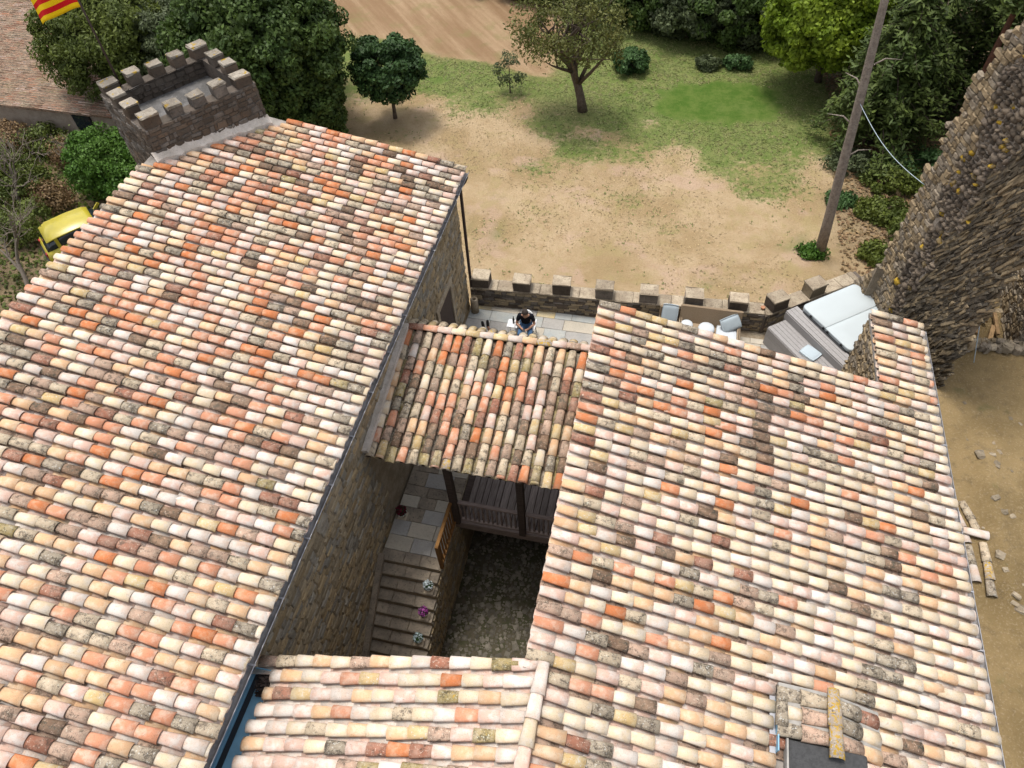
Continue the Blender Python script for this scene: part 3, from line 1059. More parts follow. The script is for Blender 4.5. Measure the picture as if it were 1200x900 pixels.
mb.box(tp(WF - TH / 2, WL / 2, zc), (TH, WL - 2 * TH - .004, zh), rotT)
twall = mb.build('wall', M['tower_mortar'], tower)
MB().box(tp(WF / 2, WL / 2, 6.98), (WF - 2 * TH - .01, WL - 2 * TH - .01, .1), rotT).build('tower_roof_slab', M['tower_floor'], tower)
tm_ = [M['tower_stone_a'], M['tower_stone_b'], M['tower_stone_c']]
pt = lambda u, v: rnd.choices((0, 1, 2), (5, 3, 2))[0]
ef3, el3, up3 = Vector((e_f.x, e_f.y, 0)), Vector((e_l.x, e_l.y, 0)), Vector((0, 0, 1))
it = stone_face(tp(0, 0, 5.9), ef3, up3, WF, TS - 5.9, (0.09, 0.38), (0.07, 0.21), pt, .07, tilt=6)
it += stone_face(tp(0, WL, 3.4), -el3, up3, WL, TS - 3.4, (0.09, 0.38), (0.07, 0.2), pt, .07, tilt=6)
it += stone_face(tp(WF - TH, WL - TH, 7.0), -ef3, up3, WF - 2 * TH, TS - 7.0, (0.13, 0.36), (0.08, 0.17), pt, .05)
it += stone_face(tp(WF, 0, 5.9), el3, up3, WL, TS - 5.9, (0.13, 0.36), (0.08, 0.17), pt, .07)
stones(twall, it, tm_, 300)


def merlon(parent, c, sx, sy, z0, z1, rot, capmat, bodymat, cap=0.05):
    b = MB().box((c[0], c[1], (z0 + z1 - cap) / 2), (sx, sy, z1 - cap - z0), rot, jit=.018, bev=.015).build('merlon', bodymat, parent)
    MB().box((c[0], c[1], z1 - cap / 2 + .002), (sx + .015, sy + .015, cap), rot, jit=.022, bev=.010).build('cap', capmat, b)


for a in (0.27, 0.92, 1.55, 2.18, 2.83):
    merlon(tower, tp(a, TH / 2, 0), .35 if 0.3 < a < 2.8 else .44, TH, TS + .002, TT + rnd.uniform(-.03, .03), rotT, M['cap_stone'], rnd.choice(tm_))
    merlon(tower, tp(a, WL - TH / 2, 0), .35 if 0.3 < a < 2.8 else .44, TH, TS + .002, TT + rnd.uniform(-.03, .03), rotT, M['cap_stone'], rnd.choice(tm_))
for b in (0.92, 1.64):
    merlon(tower, tp(TH / 2, b + .02, 0), TH, .36, TS + .002, TT + rnd.uniform(-.03, .03), rotT, M['cap_stone'], rnd.choice(tm_))
    merlon(tower, tp(WF - TH / 2, b + .02, 0), TH, .36, TS + .002, TT + rnd.uniform(-.03, .03), rotT, M['cap_stone'], rnd.choice(tm_))
# lime mortar flashing where the roof meets the tower
mb = MB()
nseg = 26
vs = []
for i in range(nseg + 1):
    a = -0.1 + (WF + .15) * i / nseg
    p = tp(a, 0, 0)
    zr = LZ(p.x)
    wv = 0.16 + rnd.uniform(-.04, .05)
    q_ = p + Vector((e_l.x, e_l.y, 0)) * -wv
    vs += [(p.x, p.y, zr + .30 + rnd.uniform(-.03, .03)), (q_.x, q_.y, LZ(q_.x) + .155 + rnd.uniform(-.02, .02)), (q_.x, q_.y, LZ(q_.x) - .05)]
fs = []
for i in range(nseg):
    a = i * 3
    fs += [(a, a + 1, a + 4, a + 3), (a + 1, a + 2, a + 5, a + 4)]
mb.add(vs, fs).build('mortar_flashing', M['lime'], tower)

# flag on its pole, in the tower's back corner
fp = empty('flagpole', (-14.45, 15.1, 7.0), 'tall dark pole with a red and yellow striped flag on the tower', 'flagpole')
PX, PY = -14.45, 15.1
MB().tube([(PX, PY, 7.0), (PX, PY, 8.6), (PX + .01, PY, 11.4)], [.028, .024, .02], 8).build('pole', M['pipe'], fp)
q = N('flag_stripes')
at = q.n('ShaderNodeAttribute', attribute_name='stripe')
fl = q.math('FRACT', q.math('MULTIPLY', at.outputs['Fac'], 4.5))
cc = q.mix(q.math('GREATER_THAN', fl, 0.5), (0.75, 0.50, 0.008), (0.52, 0.012, 0.015))
fm = q.fin(cc, 0.85, 0.1)
nu, nv = 24, 19
vs, fs, st = [], [], []
for i in range(nu):
    u = i / (nu - 1)
    for j in range(nv):
        v = j / (nv - 1)
        x = PX - .02 - 1.62 * u * (1 - .03 * v)
        zz = 9.52 + 1.1 * v - 0.62 * u ** 1.25 - .05 * math.sin(u * 6 + v) * u
        yy = PY + .12 * math.sin(u * 7.5 + v * 1.2) * (u ** .7) + 0.10 * u
        vs.append((x, yy, zz)); st.append(v)
for i in range(nu - 1):
    for j in range(nv - 1):
        a = i * nv + j
        fs.append((a, a + 1, a + nv + 1, a + nv))
mbf = MB().add(vs, fs, 0, True)
me = mbf.mesh('flag', fm)
at_ = me.attributes.new('stripe', 'FLOAT', 'POINT')
at_.data.foreach_set('value', st)
fo = link('flag', me, fp)
sm_ = fo.modifiers.new('thickness', 'SOLIDIFY'); sm_.thickness = .004

# ================================================================== RIGHT BUILDING
RZ = lambda x: 5.22 - 0.23 * (x + 1.08)
rb = empty('right_house', (3, 6, -2.8), 'house under the pale tiled roof with a small chimney on the right', 'house')


def prism(mb, x0, x1, y0, y1, zb, zf, d):
    mb.add([(x0, y0, zb), (x1, y0, zb), (x1, y1, zb), (x0, y1, zb), (x0, y0, zf(x0) - d), (x1, y0, zf(x1) - d), (x1, y1, zf(x1) - d), (x0, y1, zf(x0) - d)],
           [(3, 2, 1, 0), (4, 5, 6, 7), (0, 1, 5, 4), (1, 2, 6, 5), (2, 3, 7, 6), (3, 0, 4, 7)])


mb = MB()
prism(mb, -0.98, 6.62, -6, 11.5, -2.9, RZ, .12)
prism(mb, 5.50, 6.62, 11.502, 13.92, -.5, RZ, .12)
rwall = mb.build('wall', M['wall_mortar'], rb)
it = stone_face((5.50, 13.92, 0), (0, -1, 0), (0, 0, 1), 2.4, 3.62, (0.10, 0.30), (0.05, 0.12), lambda u, v: rnd.choices((0, 1), (3, 2))[0], .10, tilt=8, proud=.05)
stones(rwall, it, [M['ruin_tan_a'], M['ruin_tan_b']], 120, vis=lambda c: c.z > 1.2)
it = stone_face((-0.98, 11.45, -2.8), (0, -1, 0), (0, 0, 1), 8.0, 7.7, (0.16, 0.46), (0.09, 0.21), lambda u, v: rnd.randrange(3), .07)
pieces(rwall, it, STONES, mats_main, 'stone', 'courtyard_stonework', 0)
mb = MB()
def deckr(x0, x1, y0, y1):
    mb.add([(x0, y0, RZ(x0) - .1), (x1, y0, RZ(x1) - .1), (x1, y1, RZ(x1) - .1), (x0, y1, RZ(x0) - .1),
            (x0, y0, RZ(x0) - .02), (x1, y0, RZ(x1) - .02), (x1, y1, RZ(x1) - .02), (x0, y1, RZ(x0) - .02)],
           [(3, 2, 1, 0), (4, 5, 6, 7), (0, 1, 5, 4), (1, 2, 6, 5), (2, 3, 7, 6), (3, 0, 4, 7)])
deckr(-1.04, 6.72, 3.4, 11.62)
deckr(-0.72, 6.72, -5, 3.396)
deckr(5.46, 6.72, 11.624, 14.0)
rroof = mb.build('roof', M['fascia'], rb)


def pal_right(c, s, s1):
    if 2.36 < c.x < 2.80 and 8.55 < c.y < 10.3:
        return 'umber'
    t = max(0.0, min(1.0, (c.x + 1.1) / 5.0))
    n = max(0.0, min(1.0, (10.5 - c.y) / 6.0))
    pale = t * (0.35 + .65 * n)
    if s1 - s < 0.42:
        return choose({'cream': 8, 'white': 4, 'pink': 2, 'salmon': 1, 'ochre': .6})
    return choose({'white': 5 + 12 * pale, 'cream': 11 + 24 * pale, 'pink': 11, 'peach': 14 - 4 * pale, 'salmon': 10 * (1 - pale) + 1, 'orange': 5 * (1 - pale) + .4,
                   'brick': 3 * (1 - pale) + .5, 'umber': 5 * (1 - pale) + 1, 'grey': 6 - 2 * pale, 'speckle': 8 - 2 * pale, 'rosegrey': 5 * (1 - pale) + 1.5, 'ochre': 4 * (1 - pale) + 1.2, 'moss': 1.5 * (1 - pale)})


KK = math.hypot(1, .23)
cov, chn = [], []
CHX0, CHX1, CHY0, CHY1 = 3.02, 4.72, 3.42, 4.20
def in_chim(c):
    return CHX0 + .0 < c.x < CHX1 - .05 and CHY0 - (.62 if c.x < 4.3 else .1) < c.y < CHY1 - .02
full = (6.74 + 1.08) * KK
a, b = tile_roof(Vector((-1.08, 11.56, RZ(-1.08))), Vector((0, -.2665, 0)), Vector((1, 0, -.23)), [(0.0, full)] * 31, 0.366, pal_right, in_chim)
cov += a; chn += b
a, b = tile_roof(Vector((-1.08, 11.56 - 31 * .2665, RZ(-1.08))), Vector((0, -.2665, 0)), Vector((1, 0, -.23)), [(0.36, full)] * 20, 0.366, pal_right, in_chim)
cov += a; chn += b
a, b = tile_roof(Vector((-1.08, 11.56 + 9 * .2665, RZ(-1.08))), Vector((0, -.2665, 0)), Vector((1, 0, -.23)), [((5.46 + 1.08) * KK, full)] * 9, 0.366, pal_right)
cov += a; chn += b
pieces(rroof, cov, COVER, TM, 'roof_tile', 'roof_tiles', 300)
joined('channel_tiles', chn, [template(CHAN)], TM, rroof)
gutter(rb, 6.90, 3.24, -5, 14.05)
# chimney: small gabled box with its own tiles
ch = MB()
zr = RZ(3.87) + .40
ch.add([(CHX0, CHY0, RZ(CHX0) - .1), (CHX1, CHY0, RZ(CHX1) - .1), (CHX1, CHY1, RZ(CHX1) - .1), (CHX0, CHY1, RZ(CHX0) - .1),
        (CHX0, CHY0, RZ(CHX0) + .20), (CHX1, CHY0, RZ(CHX1) + .12), (CHX1, CHY1, RZ(CHX1) + .12), (CHX0, CHY1, RZ(CHX0) + .20),
        (3.87, CHY0, zr - .06), (3.87, CHY1, zr - .06)],
       [(0, 1, 5, 8, 4), (1, 2, 6, 5), (2, 3, 7, 9, 6), (3, 0, 4, 7), (4, 8, 9, 7), (8, 5, 6, 9)])
chim = ch.build('chimney', M['chimney_grey'], rb)
tag(chim, 'small gabled chimney with lichened tiles')
MB().box((3.76, CHY0 - .36, 4.20), (1.18, .62, .46), bev=.02).build('vent_box', M['chimney_dark'], chim)
MB().box((3.155, CHY0 - .36, 4.22), (.03, .62, .48)).build('vent_side', M['chimney_grey'], chim)
MB().box((CHX0 - .07, 3.6, RZ(3.0) + .06), (.09, 1.0, .03)).build('flashing', M['gutter_edge'], chim)
MB().box((CHX0 - .012, 3.55, RZ(3.0) + .12), (.02, .8, .2)).build('flashing', M['blue_metal'], chim)
def one_tile(parent, p, d, a, mat, sx=1.0, sy=1.0, name='roof_tile'):
    o = bpy.data.objects.new(name, COVER[rnd.randrange(4)])
    COL.objects.link(o)
    o.parent = parent
    if parent is not None and parent.name in WORLD:
        o.matrix_parent_inverse = WORLD[parent.name].inverted()
    o.matrix_basis = frame(Vector(p), Vector(d), Vector(a)) @ Matrix.Diagonal((sx, sy, sy, 1))
    o.material_slots[0].link = 'OBJECT'
    o.material_slots[0].material = TILE[mat]
    return o


for k, yy in enumerate((CHY0 + .07, CHY0 + .34, CHY0 + .61)):
    dl = Vector((CHX0 - 3.87, 0, RZ(CHX0) + .22 - zr + .02))
    dr_ = Vector((CHX1 - 3.87, 0, RZ(CHX1) + .14 - zr))
    one_tile(chim, (3.85, yy, zr - .05), dl, (0, -1, 0), ('rosegrey', 'rosegrey', 'speckle')[k], 1.05, 1.22)
    one_tile(chim, Vector((3.85, yy, zr - .065)) + dl.normalized() * .40, dl, (0, -1, 0), ('grey', 'cream', 'grey')[k], 1.02, 1.16)
    one_tile(chim, (3.90, yy, zr - .05), dr_, (0, 1, 0), ('rosegrey', 'grey', 'grey')[k], 1.05, 1.22)
    one_tile(chim, Vector((3.90, yy, zr - .065)) + dr_.normalized() * .40, dr_, (0, 1, 0), ('peach', 'cream', 'brick')[k], 1.02, 1.16)
one_tile(chim, (3.87, CHY1 + .06, zr + .02), (0, -1, .02), (1, 0, 0), 'lichen', 1.25, 1.12)
one_tile(chim, (3.87, CHY1 - .42, zr + .035), (0, -1, .0), (1, 0, 0), 'lichen', 1.25, 1.12)
one_tile(chim, (CHX0 + .04, CHY1 - .18, RZ(CHX0) + .24), (0, -1, -.05), (1, 0, 0), 'grey', 1.1, 1.0)

# ================================================================== FRONT WING (bottom)
fw_ = empty('front_wing', (-3, 1, -2.8), 'low tiled wing in front of the courtyard with a blue valley gutter', 'house wing')
RX, RZZ, EX, EZ, SH = -0.75, 5.18, -5.22, 4.50, -0.66
mb = MB()
mb.add([(-5.70, -6, -2.9), (-0.99, -6, -2.9), (-0.99, 3.38, -2.9), (-5.70, 2.70, -2.9), (-5.70, -6, 4.25), (-0.99, -6, 5.0), (-0.99, 3.38, 5.0), (-5.70, 2.70, 4.25)],
       [(3, 2, 1, 0), (4, 5, 6, 7), (0, 1, 5, 4), (1, 2, 6, 5), (2, 3, 7, 6), (3, 0, 4, 7)])
mb.build('wall', M['wall_mortar'], fw_)
mb = MB()
mb.add([(RX, 3.55, RZZ - .03), (EX - .02, 3.55 + SH, EZ - .03), (EX - .02, -5, EZ - .03), (RX, -5, RZZ - .03),
        (RX, 3.55, RZZ - .12), (EX - .02, 3.55 + SH, EZ - .12), (EX - .02, -5, EZ - .12), (RX, -5, RZZ - .12)],
       [(0, 1, 2, 3), (7, 6, 5, 4), (4, 5, 1, 0), (5, 6, 2, 1), (6, 7, 3, 2), (7, 4, 0, 3)])
froof = mb.build('roof', M['lime'], fw_)


def pal_front(c, s, s1):
    return choose({'white': 10, 'cream': 12, 'pink': 12, 'peach': 12, 'salmon': 6, 'orange': 2.5, 'brick': 2.5, 'umber': .8, 'grey': 1.2, 'speckle': 6, 'rosegrey': 4, 'ochre': 4, 'moss': 1.5})


Df = Vector((EX - RX, SH, EZ - RZZ))
ext = lambda i: 0.42 if i == 0 else 0.0
cov, chn = tile_roof(Vector((RX - .02, 3.44, RZZ)), Vector((0, -.2665, 0)), Df, [(0.05, Df.length + ext(i)) for i in range(17)], 0.345, pal_front, None, 0.05, chan_pal=lambda c: choose({'white': 4, 'pink': 4}))
pieces(froof, cov, COVER, TM, 'roof_tile', 'roof_tiles', 300)
joined('channel_tiles', chn, [template(CHAN)], TM, froof)
yy = 3.47
for k, mname in enumerate(('white', 'white', 'cream', 'pink', 'brick', 'cream', 'salmon', 'white', 'pink')):
    one_tile(froof, (RX - .01 - .012 * k, yy, RZZ + .10 - .004 * k), (-.02, -1, .012), (1, 0, 0), mname, 1.04, 1.12, 'ridge_tile')
    yy -= .385
# valley gutter
vg = MB()
vy1 = 2.62
vg.box((-5.46, (vy1 - 6) / 2, 4.30), (.50, vy1 + 6, .04))
vg.box((-5.70, (vy1 - 6) / 2, 4.52), (.025, vy1 + 6, .40))
vg.box((-5.26, (vy1 - 6) / 2, 4.36), (.02, vy1 + 6, .09))
vg.box((-5.46, vy1 - .01, 4.40), (.46, .02, .16))
vo = vg.build('valley_gutter', M['blue_metal'], fw_)
MB().box((-5.60, (vy1 - 6) / 2, 4.335), (.09, vy1 + 6, .02)).build('dark_gap_strip', M['black'], vo)  # black strip on the sheet: shade of the dark gap put in as colour

# dark leaf litter caught in the valley
def leaf_points(C, Rr, n, flat=1.0, shell=0.0):
    d = rng.normal(size=(n, 3)); d /= np.linalg.norm(d, axis=1)[:, None]
    r = rng.random(n) ** (1 / 3) if shell <= 0 else shell + (1 - shell) * rng.random(n) ** .7
    p = d * r[:, None] * np.asarray(Rr)
    return np.asarray(C) + p, d


def leaf_mesh(name, P, Nrm, size, mat, aspect=1.8, jitter=0.8, hang=0.0):
    """one pointed quad per point"""
    n = len(P)
    nr = Nrm + rng.normal(size=(n, 3)) * jitter
    nr[:, 2] += 0.25
    nr /= np.linalg.norm(nr, axis=1)[:, None]
    t = rng.normal(size=(n, 3)); t[:, 2] -= hang
    t -= nr * (t * nr).sum(1)[:, None]
    t /= np.linalg.norm(t, axis=1)[:, None] + 1e-9
    b = np.cross(nr, t)
    s = size * rng.uniform(0.6, 1.4, (n, 1))
    L_ = s * aspect * .5
    Wd = s * .5
    k = nr * s * .12
    V = np.stack([P - t * L_, P + b * Wd + k, P + t * L_, P - b * Wd + k], 1).reshape(-1, 3)
    me = bpy.data.meshes.new(name)
    me.vertices.add(4 * n); me.vertices.foreach_set('co', V.ravel())
    me.loops.add(4 * n); me.loops.foreach_set('vertex_index', np.arange(4 * n))
    me.polygons.add(n); me.polygons.foreach_set('loop_start', np.arange(n) * 4)
    me.materials.append(mat)
    me.update(calc_edges=True)
    return me


P, D_ = leaf_points((-5.42, 2.42, 4.40), (.14, .24, .09), 420)
lt = link('leaf_litter', leaf_mesh('leaf_litter', P, D_, .045, M['wood_dark']))
tag(lt, 'dark clump of dead leaves in the blue valley gutter', 'leaf litter', kind='stuff')

# ================================================================== GALLERY (middle)
ga = empty('gallery', (-3.4, 9.5, 0), 'covered wooden gallery with a tiled roof between the two houses', 'gallery')
GZ = lambda y: 3.42 + .2 * (y - 7.67)
mb = MB()
gx0, gx1 = -5.74, -1.06
mb.add([(gx0, 7.70, GZ(7.70) - .10), (gx1, 7.70, GZ(7.70) - .10), (gx1, 11.02, GZ(11.02) - .10), (gx0, 11.02, GZ(11.02) - .10),
        (gx0, 7.70, GZ(7.70) - .03), (gx1, 7.70, GZ(7.70) - .03), (gx1, 11.02, GZ(11.02) - .03), (gx0, 11.02, GZ(11.02) - .03),
        (gx0, 11.50, 3.78), (gx1, 11.50, 3.78), (gx0, 11.50, 3.86), (gx1, 11.50, 3.86)],
       [(3, 2, 1, 0), (4, 5, 6, 7), (0, 1, 5, 4), (0, 4, 7, 3), (1, 2, 6, 5), (7, 6, 11, 10), (10, 11, 9, 8), (8, 9, 2, 3), (3, 7, 10, 8), (2, 9, 11, 6)])
groof = mb.build('roof', M['wood_dark'], ga)


def pal_gal(c, s, s1):
    if s1 - s < .4:
        return choose({'moss': 3, 'lichen': 2, 'orange': 1.5, 'peach': 4, 'salmon': 2, 'speckle': 3})
    left = (c.x + 5.7) / 4.4
    return choose({'white': 1.2, 'cream': 5, 'pink': 6, 'peach': 10, 'salmon': 11, 'orange': 7, 'brick': 6, 'umber': 7, 'grey': 5, 'speckle': 11, 'rosegrey': 14, 'ochre': 3.5, 'moss': 3 + 2 * left})


Dg = Vector((0, -1, -.2))
cov, chn = tile_roof(Vector((-5.60, 11.02, GZ(11.02))), Vector((.2535, 0, 0)), Dg, [(0.02, 3.42)] * 18, 0.372, pal_gal, None, .05, chan_pal=lambda c: choose({'umber': 4, 'moss': 4, 'grey': 1}))
a, b = tile_roof(Vector((-5.66, 11.04, GZ(11.02) + .01)), Vector((.2535, 0, 0)), Vector((0, 1, -.62)), [(0.0, .52)] * 18, 0.5, lambda c, s, s1: choose({'speckle': 4, 'cream': 5, 'ochre': 2, 'lichen': 1.2}), None, .05, chan_pal=lambda c: choose({'umber': 3, 'moss': 3}))
pieces(groof, cov + a, COVER, TM, 'roof_tile', 'roof_tiles', 300)
joined('channel_tiles', chn + b, [template(CHAN)], TM, groof)
xx = -5.70
for k, mname in enumerate(('brick', 'salmon', 'pink', 'cream', 'ochre', 'white', 'ochre', 'white', 'peach', 'lichen', 'pink', 'rosegrey', 'pink')):
    one_tile(groof, (xx, 11.02 + .008 * k, GZ(11.02) + .115 - .002 * k), (1, .02, -.012), (0, 1, 0), mname, .98, .98, 'ridge_tile')
    xx += .352
MB().box((-5.69, 9.33, 3.90), (.15, 3.4, .20), Matrix.Rotation(math.atan(.2), 3, 'X'), jit=.015).build('mortar_strip', M['lime'], ga)
for xp in (-4.03, -2.27):
    MB().box((xp, 8.14, 1.60), (.17, .17, 3.2), bev=.012, jit=.004).build('post', M['wood_dark'], ga)
MB().box((-3.4, 8.14, 3.29), (4.6, .17, .18), bev=.012).build('eave_beam', M['wood_dark'], ga)
for k in range(10):
    MB().box((-5.4 + k * .46, 9.35, GZ(9.35) - .17), (.08, 3.2, .10), Matrix.Rotation(math.atan(.2), 3, 'X')).build('rafter', M['wood_dark'], ga)
fl = MB().box((-2.6, 9.95, -.13), (3.0, 3.5, .10)).build('floor', M['wood_dark'], ga)
xx = -3.92
while xx < -1.1:
    wd = rnd.uniform(.14, .21)
    MB().box((xx + wd / 2, 9.95, -.05 + rnd.uniform(-.004, .004)), (wd - .022, 3.52, .04), jit=.003).build('board', M['wood_grey_y'], fl)
    xx += wd
MB().box((-2.56, 8.20, -.15), (3.1, .16, .30), bev=.015, jit=.006).build('floor_beam', M['wood_beam'], ga)
rail = MB().box((-2.6, 8.20, .97), (2.95, .10, .07), bev=.012).build('railing', M['wood_beam'], ga)
MB().box((-2.6, 8.20, .10), (2.95, .09, .07), bev=.012).build('bottom_rail', M['wood_beam'], rail)
bal = MB().lathe((0, 0, 0), [(.022, 0), (.03, .06), (.016, .12), (.034, .30), (.030, .42), (.014, .60), (.028, .70), (.022, .80)], 8).mesh('baluster', M['wood_beam'])
for k in range(23):
    xb = -3.93 + k * .122
    if abs(xb + 2.27) < .1: continue
    o = link('baluster', bal, rail)
    o.location = (xb, 8.20, .135)
rail2 = MB().box((-4.08, 7.42, 1.14), (.09, 1.26, .06), bev=.012).build('stair_railing', M['wood_orange'], ga)
tag(rail2, 'orange-brown wooden railing at the stair head')
MB().box((-4.08, 7.42, .14), (.08, 1.26, .06), bev=.01).build('bottom_rail', M['wood_orange'], rail2)
MB().box((-4.08, 6.83, .57), (.09, .09, 1.2), bev=.01).build('newel', M['wood_orange'], rail2)
for k in range(8):
    MB().box((-4.08, 6.98 + k * .14, .64), (.035, .05, .94)).build('baluster', M['wood_orange'], rail2)
# stone pier + back wall under the gallery
MB().box((-2.5, 11.3, -1.5), (3.2, .4, 2.6)).build('undercroft_wall', M['wall_mortar'], ga)

# ================================================================== STAIR + landing
stair = empty('stone_stair', (-4.95, 5, -2.8), 'stone staircase climbing from the courtyard to a paved landing', 'stair')
mass = MB()
mass.box((-4.93, 9.4, -1.44), (1.62, 5.3, 2.74))
land = mass.build('landing', M['wall_mortar'], stair)
slabs(land, -5.72, -4.14, 6.74, 9.75, -.06, (.36, .75), (.30, .50), lambda: rnd.choices((0, 4, 2), (5, 3, 1))[0])
it = stone_face((-4.12, 6.76, -2.8), (0, 1, 0), (0, 0, 1), 1.7, 2.7, (.14, .40), (.08, .20), pick_main, .06)
for i in range(13):
    y1 = 6.73 - .267 * i
    z1 = -.2 * (i + 1)
    st_ = MB().box((-4.93, y1 - .1335 + .015, (z1 - 2.85) / 2), (1.60, .267 + .03, z1 + 2.85 - .05))
    so = st_.build('step', M['wall_mortar'], stair)
    xa = -5.73
    while xa < -4.15:
        wd = min(rnd.uniform(.4, .8), -4.12 - xa)
        if -4.12 - xa - wd < .15: wd = -4.12 - xa
        MB().box((xa + wd / 2, y1 - .1335 + .005, z1 - .03), (wd - .01, .285, .07), bev=.014, jit=.006).build('tread', M['step'], so)
        xa += wd
    if i < 11:
        it += stone_face((-4.125, y1 - .267, -2.8), (0, 1, 0), (0, 0, 1), .267, z1 + 2.7, (.14, .267), (.08, .18), pick_main, .05)
stones(land, it, mats_main, 120)
# sloped plinth along the house wall
MB().add([(-5.75, 3.2, -2.6), (-5.60, 3.2, -2.6), (-5.60, 6.8, .04), (-5.75, 6.8, .04), (-5.75, 3.2, -2.4), (-5.60, 3.2, -2.4), (-5.60, 6.8, .2), (-5.75, 6.8, .2)],
         [(3, 2, 1, 0), (4, 5, 6, 7), (0, 1, 5, 4), (1, 2, 6, 5), (2, 3, 7, 6), (3, 0, 4, 7)]).build('plinth', M['step'], stair)


def flower_pot(loc, label, potmat, flmat, lfmat, r=.11, square=True):
    e = empty('flower_pot', loc, label, 'flower pot', 'potted plants on the stone stair')
    x, y, z = loc
    if square:
        MB().box((x, y, z + .012), (.24, .24, .024), bev=.004).build('tray', M['pot_cream'], e)
    MB().lathe((x, y, z + .024), [(r * .7, 0), (r * .95, .16), (r * 1.05, .165), (r * 1.05, .19), (r * .9, .19), (r * .85, .16)], 14).build('pot', potmat, e)
    P, D_ = leaf_points((x, y, z + .28), (r * 1.05, r * 1.05, .10), 130)
    link('leaves', leaf_mesh('leaves', P, D_, .05, lfmat), e)
    P, D_ = leaf_points((x, y, z + .31), (r * 1.15, r * 1.15, .10), 110, shell=.75)
    link('flowers', leaf_mesh('flowers', P, D_, .05, flmat, 1.1), e)


flower_pot((-5.52, 8.02, -.02), 'dark red flowers in a white pot on the paved landing', M['pot_white'], L['red'], L['glossy'], .13)
flower_pot((-4.32, 6.33, -.39), 'white flowers with green leaves in the pot highest on the stair', M['pot_white'], L['whitef'], L['glossy'])
flower_pot((-4.34, 5.80, -.79), 'bright purple flowers in a pot on the stair', M['pot_white'], L['purple'], L['glossy'])
flower_pot((-4.37, 5.26, -1.19), 'pale white flowers in the pot lowest on the stair', M['pot_white'], L['whitef'], L['blue'])

# ================================================================== CRENELLATED WALL round the terrace
cw = empty('crenellated_wall', (0, 16.4, -2), 'low stone parapet wall with merlons along the terrace edge', 'parapet wall')
CWH = 0.74
segs = [((-5.70, 16.02), (3.75, 16.50)), ((3.75, 16.50), (6.55, 18.55))]
mb = MB()
it = []
for (p, q_) in segs:
    d = Vector((q_[0] - p[0], q_[1] - p[1], 0)); ln = d.length; d.normalize()
    nrm = Vector((d.y, -d.x, 0))
    rot = Matrix.Rotation(math.atan2(d.y, d.x), 3, 'Z')
    c = Vector((p[0], p[1], 0)) + d * ln / 2 - nrm * .225
    mb.box((c.x, c.y, (CWH - 2.2) / 2), (ln + (.3 if p[0] > 0 else 0), .45, CWH + 2.2), rot)
    it += stone_face((p[0], p[1], 0), d, (0, 0, 1), ln, CWH, (0.15, 0.42), (0.07, 0.14), pt, .06)
cwall = mb.build('wall', M['tower_mortar'], cw)
cm_ = [M['wall_stone_a'], M['tower_stone_b'], M['tower_stone_a']]
stones(cwall, it, cm_, 260)
for (p, q_) in segs:                                        # flat coping stones between the merlons
    d = Vector((q_[0] - p[0], q_[1] - p[1], 0)); ln = d.length; d.normalize()
    nrm = Vector((d.y, -d.x, 0))
    rot = Matrix.Rotation(math.atan2(d.y, d.x), 3, 'Z')
    u = 0.0
    while u < ln - .05:
        wd = min(rnd.uniform(.35, .75), ln - u)
        c = Vector((p[0], p[1], 0)) + d * (u + wd / 2) - nrm * .225
        MB().box((c.x, c.y, CWH + .025), (wd - .012, .49, .05), rot, jit=.012, bev=.012).build('coping', M['cap_pale'], cw)
        u += wd
mer = [(-5.37, 0), (-4.03, 0), (-2.74, 0), (-1.38, 0), (0.02, 0), (1.40, 0), (2.75, 0)]
for xm, _ in mer:
    t = (xm + 5.70) / 9.45
    merlon(cw, (xm, 16.02 + .48 * t + .225, 0), .56, .44, CWH + .051, 1.20 + rnd.uniform(-.03, .04), Matrix.Rotation(.0508, 3, 'Z'), M['cap_pale'], rnd.choice(cm_), .06)
r2 = Matrix.Rotation(math.atan2(2.05, 2.8), 3, 'Z')
for u in (.35, 1.75):
    d = Vector((2.8, 2.05)).normalized()
    merlon(cw, (3.75 + d.x * u - d.y * .22, 16.50 + d.y * u + d.x * .22, 0), .56, .44, CWH + .051, 1.22, r2, M['cap_pale'], rnd.choice(cm_), .06)
vs_, _d = leaf_points((3.55, 16.72, .82), (.05, .05, .03), 8)
tag(MB().lathe((3.52, 16.70, CWH + .055), [(.05, 0), (.07, .05), (.072, .07), (.05, .07)], 10).build('clay_saucer', M['terracotta']), 'small red clay saucer on the parapet wall', 'saucer')

# ================================================================== RUINED WALL (right)
RC, RA = Vector((7.60, 13.25)), Vector((6.62, 17.80))
rh = (RA - RC).normalized()
RL = (RA - RC).length
rn = Vector((-rh.y, rh.x))                                  # faces the house (-x)
ru = empty('ruined_wall', (7.1, 15.5, 0), 'tall ruined stone wall with a broken mossy edge beside the hot tub', 'ruined wall')
def rp(s, off, z): return Vector((RC.x + rh.x * s + rn.x * off, RC.y + rh.y * s + rn.y * off, z))
TOPZ = lambda s: 11.5 - 0.62 * s + .12 * math.sin(s * 7)
ZB = -2.0
